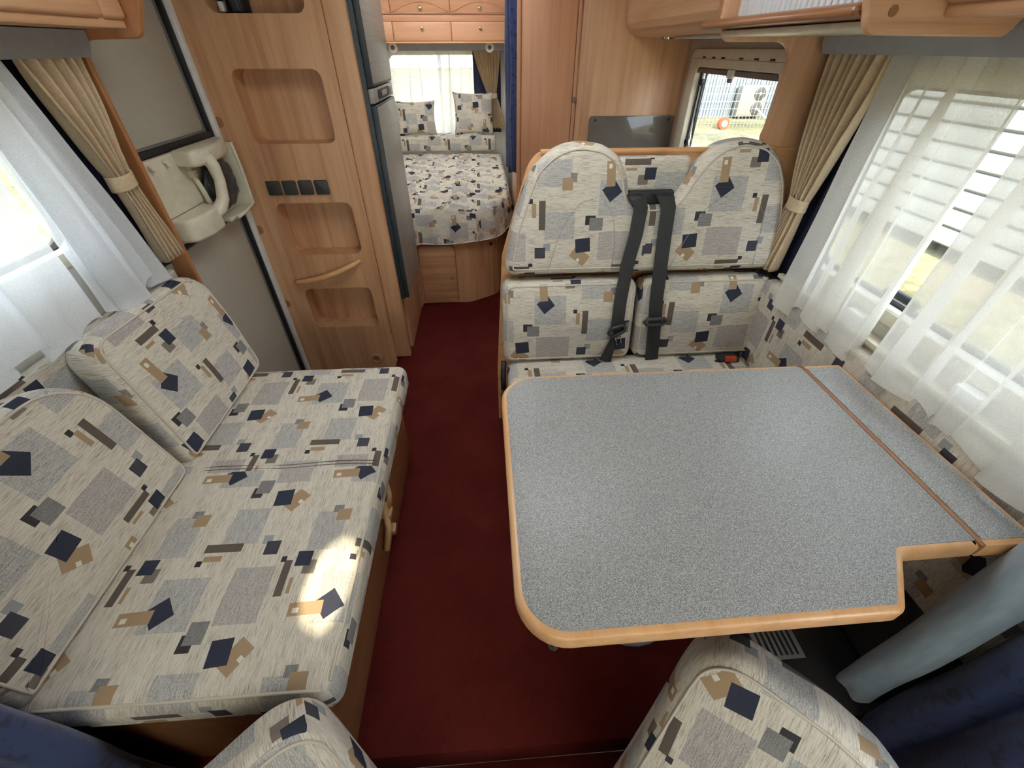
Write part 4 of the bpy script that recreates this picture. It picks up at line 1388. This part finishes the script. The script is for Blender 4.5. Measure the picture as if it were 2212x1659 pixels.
box('mattress_core', (-1.07, 2.80, 0.50), (-0.15, 4.48, 0.62), M_WHITE, bb_, 0.02)
bol = cushion('bed_bolster', (-0.98, 4.69, 0.68), (1, 0, 0), (0, 0, 1), (0, -1, 0), 1.11, 0.13, 0.21, 0.022, 0.004, (0.16, 0.55), M_UPH, None, 24, 4)
tag(bol, 'long patterned bolster across the head of the bed', 'bolster')


def pillow(label, cx, cy_, z0, wid, hei, th, lean, rotz, off):
    U = Vector((math.cos(rotz), math.sin(rotz), 0))
    N = Vector((math.sin(rotz), -math.cos(rotz), 0))
    V = (Vector((0, 0, 1))*math.cos(lean)-N*math.sin(lean)).normalized()
    N2 = U.cross(V)*1.0
    if N2.y > 0: N2 = -N2
    nu = 22
    verts, faces = [], []
    for side in (1, -1):
        for j in range(nu+1):
            for i in range(nu+1):
                s, t = 2*i/nu-1, 2*j/nu-1
                h = th*0.5*max(0, (1-s**2))**0.45*max(0, (1-t**2))**0.45
                uu = wid/2*s*(1-0.09*(1-t*t))
                vv = hei/2*t*(1-0.09*(1-s*s))+hei/2
                h *= 1+0.35*noise.noise(Vector((s*2.5+cx*9, t*2.5, 1.3)))
                verts.append(Vector((cx, cy_, z0))+U*uu+V*vv+N2*h*side)
    m = (nu+1)**2
    for b_ in (0, m):
        for j in range(nu):
            for i in range(nu):
                q = (b_+j*(nu+1)+i, b_+j*(nu+1)+i+1, b_+(j+1)*(nu+1)+i+1, b_+(j+1)*(nu+1)+i)
                faces.append(q)
    bm = bmesh.new()
    bv_ = [bm.verts.new(v) for v in verts]
    for q in faces: bm.faces.new([bv_[k] for k in q])
    bmesh.ops.remove_doubles(bm, verts=bm.verts[:], dist=0.0004)
    o = from_bm('pillow', bm, M_UPH, None, True)
    cloth_uv(o, U, V, N2, off)
    return tag(o, label, 'pillow', 'pillows on the bed')


pillow('patterned square pillow leaning on the rear window ledge at left', -0.60, 4.565, 0.805, 0.38, 0.28, 0.12, 0.25, 0.05, (0.0, 0.05))
pillow('upright patterned square pillow below the rear beige curtain', -0.065, 4.565, 0.805, 0.37, 0.34, 0.12, 0.2, -0.04, (0.1, 0.0))
# rear sheers and curtain
sh3 = sheer('sheer_curtain', 'bright sheer curtain on the left half of the rear window', 4.765, -1, -0.95, -0.33, -0.97, -0.34, 1.445, 0.79, 7, 0.012, M_SHEERR, 0.3, 'x')
sh4 = sheer('sheer_curtain', 'bright sheer curtain on the right half of the rear window', 4.750, -1, -0.36, -0.045, -0.37, -0.12, 1.445, 0.79, 5, 0.012, M_SHEERR, 3.3, 'x')
tied_curtain('beige_curtain', 'beige curtain tied back at the rear bedroom window', 4.735, -1, (-0.045, 0.195), 0.115, 0.07, (0.05, 0.24), 1.445, 1.10, 0.84, 7, M_BEIGE, 'x', True, 0.9)
o = cloth_grid('blackout_lining', lambda s, t: (-0.05+0.25*s, 4.785+0.004*math.sin(s*17), 1.44+(0.80-1.44)*t), 24, 4, M_NAVY, None, 0.003)
tag(o, 'navy blackout cloth behind the rear beige curtain', 'curtain', 'navy blackout linings')
tag(prism('curtain_valance', [(4.68, 1.430), (4.797, 1.430), (4.797, 1.478), (4.672, 1.478)], 'x', -1.1, 0.27, M_VAL), 'grey valance above the rear window', 'valance')
tag(box('wall_bedroom', (0.27, 3.25, 0.0), (0.30, 4.80, 1.97), M_BEDWALL), 'pale lined wall on the right side of the bed', kind=S)
# rear overhead cupboards
rc = thing('rear_cupboard', 'beech cupboard row above the rear bed with arched doors and drop fronts', 'cupboard', (-0.3, 4.6, 1.485))
M_WR = wood('rear_cupboard_beech', srgb(196, 138, 104), srgb(214, 158, 122), srgb(224, 172, 138), 'x')
box('carcass', (-1.1, 4.42, 1.480), (0.268, 4.795, 1.97), M_WR, rc)
xs = [-1.09, -0.668, -0.205, 0.262]
for a, b_ in zip(xs[:-1], xs[1:]):
    d = box('drop_front', (a+0.003, 4.400, 1.492), (b_-0.003, 4.42, 1.612), M_WR, rc, 0.004)
    knob(((a+b_)/2, 4.400, 1.572), 'y', d, 0.012)
    d = box('arched_door', (a+0.003, 4.404, 1.655), (b_-0.003, 4.42, 1.955), M_WR, rc, 0.004)
    arc = [(a+0.01+(b_-a-0.02)*i/16, 4.402, 1.668+0.062*math.sin(PI*i/16)) for i in range(17)]
    tube('arch_moulding', arc, 0.005, M_WR, d, 6)
    tube('base_moulding', [(a+0.01, 4.402, 1.664), (b_-0.01, 4.402, 1.664)], 0.004, M_WR, d, 6)
    knob(((a+b_)/2, 4.404, 1.69), 'y', d, 0.014)
box('middle_rail', (-1.1, 4.408, 1.614), (0.268, 4.425, 1.652), M_WR, rc, 0.004)
box('lower_edge', (-1.1, 4.398, 1.478), (0.268, 4.425, 1.490), M_EDGEX, rc, 0.004)
for lab, xx in (('small white reading spotlight under the rear cupboard at left', -0.70), ('small white reading spotlight under the rear cupboard at right', 0.10)):
    e = thing('reading_light', lab, 'lamp', (xx, 4.5, 1.44), 'bedroom reading lights')
    lathe('mount', [(0.02, 0), (0.022, -0.012)], (xx, 4.55, 1.478), M_WHITE, e, 'z', 14)
    lathe('lamp_head', [(0.018, 0.05), (0.034, 0.03), (0.036, 0.0), (0.034, -0.015)], (xx, 4.49, 1.452), M_WHITE, e, 'y', 16)
    lathe('lens', [(0.016, 0), (0.014, -0.004)], (xx, 4.475, 1.452), M_BLIND, e, 'y', 12)
# doorway curtain
hanging('doorway_curtain', 'narrow navy curtain gathered at the bedroom doorway', [(0.205, 2.74), (0.17, 2.76), (0.185, 2.80), (0.158, 2.83), (0.18, 2.87), (0.150, 2.90), (0.175, 2.95), (0.155, 2.99), (0.195, 3.02)], 0.86, 1.96, M_NAVYV)
tied_curtain('beige_curtain', 'short beige curtain tail on the right bedroom wall', 0.262, -1, (4.10, 4.40), 4.25, 0.07, (4.17, 4.33), 1.43, 1.05, 0.86, 5, M_BEIGE, 'y', True, 2.9)

# ------------------------------------------------------------------ cab seats
def cab_seat(label, top, lean, yaw, woff, outline, mirror=1):
    """forward-facing cab seat seen from above; top is the crown of its backrest"""
    e = thing('captain_chair', label, 'chair', (top[0]*1.12, top[1]-0.45, -0.15), 'cab seats')
    U = Vector((math.cos(yaw), math.sin(yaw), 0))
    f_ = Vector((math.sin(yaw), -math.cos(yaw), 0))          # towards the windscreen
    V = (Vector((0, 0, 1))*math.cos(lean)-f_*math.sin(lean)).normalized()
    N = U.cross(V)
    if N.dot(f_) < 0: N = -N
    T = Vector(top)
    o, rim = pad('backrest', [(x*mirror, y) for x, y in outline], T-N*0.10, U, V, N, 0.10, 0.035, 0.008, (0, 0), M_UPH, e, True, 0.012, 3)
    while o.data.uv_layers: o.data.uv_layers.remove(o.data.uv_layers[0])
    # cloth turned: streaks run up the seat
    cloth_uv(o, -V, U, N, woff)
    tube('piping', rim, 0.003, M_UPH, o, 6, True)
    base = T-V*0.62+U*(0.17*mirror)
    sc_ = cushion('seat_cushion', base-U*0.20+Vector((0, 0, -0.12)), U, f_, (0, 0, 1), 0.40, 0.26, 0.14, 0.04, 0.01, (0, 0), M_UPH, e)
    p = base+f_*0.12
    box('pedestal', (p.x-0.14, p.y-0.14, -0.15), (p.x+0.14, p.y+0.14, base.z-0.12), M_CABDARK, e, 0.01)
    return e


OUT = [(-0.075, -0.62), (-0.07, -0.45), (-0.058, -0.36), (-0.046, -0.25), (-0.030, -0.085), (-0.022, -0.030), (0.0, 0.002), (0.036, 0.021), (0.074, 0.021), (0.127, 0.011), (0.20, -0.002),
       (0.29, -0.035), (0.36, -0.09), (0.40, -0.2), (0.42, -0.4), (0.42, -0.62)]
cab_seat('patterned captain chair back at bottom right below the table', (0.374, 0.252, 0.588), 0.5, -0.6, (0.03, 0.14), OUT)
cab_seat('patterned captain chair back at bottom left before the sofa', (-0.336, 0.206, 0.535), 0.5, 0.6, (0.21, 0.20), OUT, -1)

box('lower_wall_panel', (1.085, 0.256, 0.0), (1.0985, 0.84, 0.40), M_CABDARK, bpy.data.objects['wall_right'])
tag(box('rubber_mat', (0.765, 0.262, 0.0), (1.08, 0.835, 0.008), M_CABDARK, None, 0.003), 'dark grey rubber mat on the floor under the table', 'mat')
# floor vent
vt = thing('floor_vent', 'pale grey slatted vent plate on the floor under the table', 'vent', (0.85, 0.45, 0.008))
box('plate', (0.775, 0.405, 0.008), (0.915, 0.50, 0.014), M_VAL, vt, 0.002)
for k in range(7):
    box('slot', (0.79+k*0.017, 0.415, 0.0135), (0.797+k*0.017, 0.49, 0.0155), M_CABDARK, vt)

# ------------------------------------------------------------------ outside
M_GROUND, nt, b = new_mat('dry_grass_ground')
c = objco(nt)
f = noise_node(nt, c, 0.35, 4)
f2 = noise_node(nt, c, 9, 5, 0.75)
mx = nt.nodes.new('ShaderNodeMath'); mx.operation = 'MULTIPLY_ADD'
lk(nt, f2, mx.inputs[0]); mx.inputs[1].default_value = 0.8; lk(nt, f, mx.inputs[2])
lk(nt, ramp(nt, mx.outputs[0], [(0.65, srgb(66, 70, 44)), (0.88, srgb(112, 106, 74)), (1.1, srgb(136, 128, 100))]), b.inputs['Base Color'])
b.inputs['Roughness'].default_value = 1.0
gr = box('ground', (-60, -60, -0.75), (60, 70, -0.6), M_GROUND)
tag(gr, 'dry yellowish grass around the motorhome', kind=S)
M_SIDING = plain('white_siding', srgb(158, 158, 152), 0.5)
sd_ = thing('white_trailer', 'white ribbed trailer side standing outside the dinette window', 'trailer', (5.7, 3.0, -0.6))
first = None
for k in range(16):
    z0 = -0.45+k*0.2
    if first is None:
        first = prism('siding_board', [(5.60, z0), (5.575, z0+0.02), (5.575, z0+0.15), (5.60, z0+0.185), (5.64, z0+0.185), (5.64, z0)], 'y', -4.0, 8.0, M_SIDING, sd_)
        for v in first.data.vertices:      # profile was given as (x, z): extruded along y
            pass
    else:
        c_ = first.copy(); COL.objects.link(c_); c_.location.z += k*0.2
box('body', (5.64, -4.0, -0.42), (7.6, 8.0, 2.75), M_SIDING, sd_)
M_ACW = plain('dimmed_white_casing', srgb(122, 122, 116), 0.5)  # white darkened evenly to hold down its outdoor brightness
M_CORR = plain('blue_grey_corrugated_sheet', srgb(108, 118, 130), 0.6)
cw = []
for i in range(150):
    x0 = 2.0+i*0.11
    cw += [(x0, 17.9), (x0+0.045, 17.9), (x0+0.055, 17.94), (x0+0.10, 17.94)]
lpw = cw+[(18.5, 18.1), (2.0, 18.1)]
sh_ = thing('metal_shed', 'corrugated metal shed wall far outside the kitchen window', 'shed', (10, 18, -0.6))
prism('corrugated_wall', lpw, 'z', -0.6, 3.2, M_CORR, sh_)
ac = thing('air_conditioner', 'white outdoor air conditioner with two stacked fans at the shed wall', 'air conditioner', (9.7, 17.5, -0.6))
box('casing', (9.25, 17.35, -0.52), (10.18, 17.75, 0.40), M_ACW, ac, 0.02)
for zz in (0.16, -0.28):
    lathe('fan_grille', [(0.20, 0), (0.20, -0.02), (0.17, -0.03), (0.02, -0.03)], (9.92, 17.35, zz), M_DARKP, ac, 'y', 24)
    lathe('fan_hub', [(0.05, 0), (0.045, -0.012)], (9.92, 17.32, zz), M_CABGREY, ac, 'y', 14)
for xx in (9.35, 10.0):
    box('foot', (xx, 17.37, -0.6), (xx+0.08, 17.73, -0.52), M_CABDARK, ac)
fn_ = thing('wire_fence', 'thin wire mesh fence standing before the shed', 'fence', (9, 15.5, -0.6))
bm = bmesh.new()


def wire(bm, lo, hi):
    r_ = bmesh.ops.create_cube(bm, size=1.0)
    for v in r_['verts']:
        v.co = Vector([lo[i]+(v.co[i]+0.5)*(hi[i]-lo[i]) for i in range(3)])


for k in range(60):
    wire(bm, (5.5+k*0.12, 15.5, -0.6), (5.507+k*0.12, 15.507, 1.3))
for k in range(9):
    wire(bm, (5.5, 15.495, -0.5+k*0.2), (12.6, 15.505, -0.492+k*0.2))
m_ = from_bm('mesh_wires', bm, M_CABGREY, fn_)
m_['kind'] = 'stuff'
hs = [(8.2+0.14*i, 14.2, 0.28-0.75*math.sin(PI*min(1, (i+2)/22))**0.8) for i in range(20)]
tag(tube('garden_hose', [(x, y, max(-0.57, z)) for x, y, z in hs], 0.02, M_WHITE, None, 6), 'pale hose sagging across the fence outside', 'hose')
e = thing('hose_reel', 'small red and white hose reel on the grass outside', 'reel', (7.7, 15.0, -0.6))
lathe('drum', [(0.16, 0), (0.16, 0.16)], (7.7, 15.0, -0.44), M_RUST, e, 'y', 18)
lathe('flange', [(0.10, 0), (0.10, 0.02)], (7.7, 14.98, -0.44), M_ACW, e, 'y', 18)
M_YEL = plain('yellow_straw', srgb(226, 206, 110), 0.9)
bm = bmesh.new()
for k in range(70):
    a_, l_ = random.random()*2*PI, 0.15+0.2*random.random()
    d = Vector((math.cos(a_)*l_*0.8, math.sin(a_)*l_*0.8, l_))
    p = Vector((6.4, 9.9, -0.6))
    s_ = Vector((-math.sin(a_), math.cos(a_), 0))*0.02
    bm.faces.new([bm.verts.new(p+s_), bm.verts.new(p-s_), bm.verts.new(p+d*0.6-s_*0.8), bm.verts.new(p+d)])
t_ = from_bm('dry_tuft', bm, M_YEL)
tag(t_, 'yellow dry grass tuft outside the kitchen window', 'tuft')
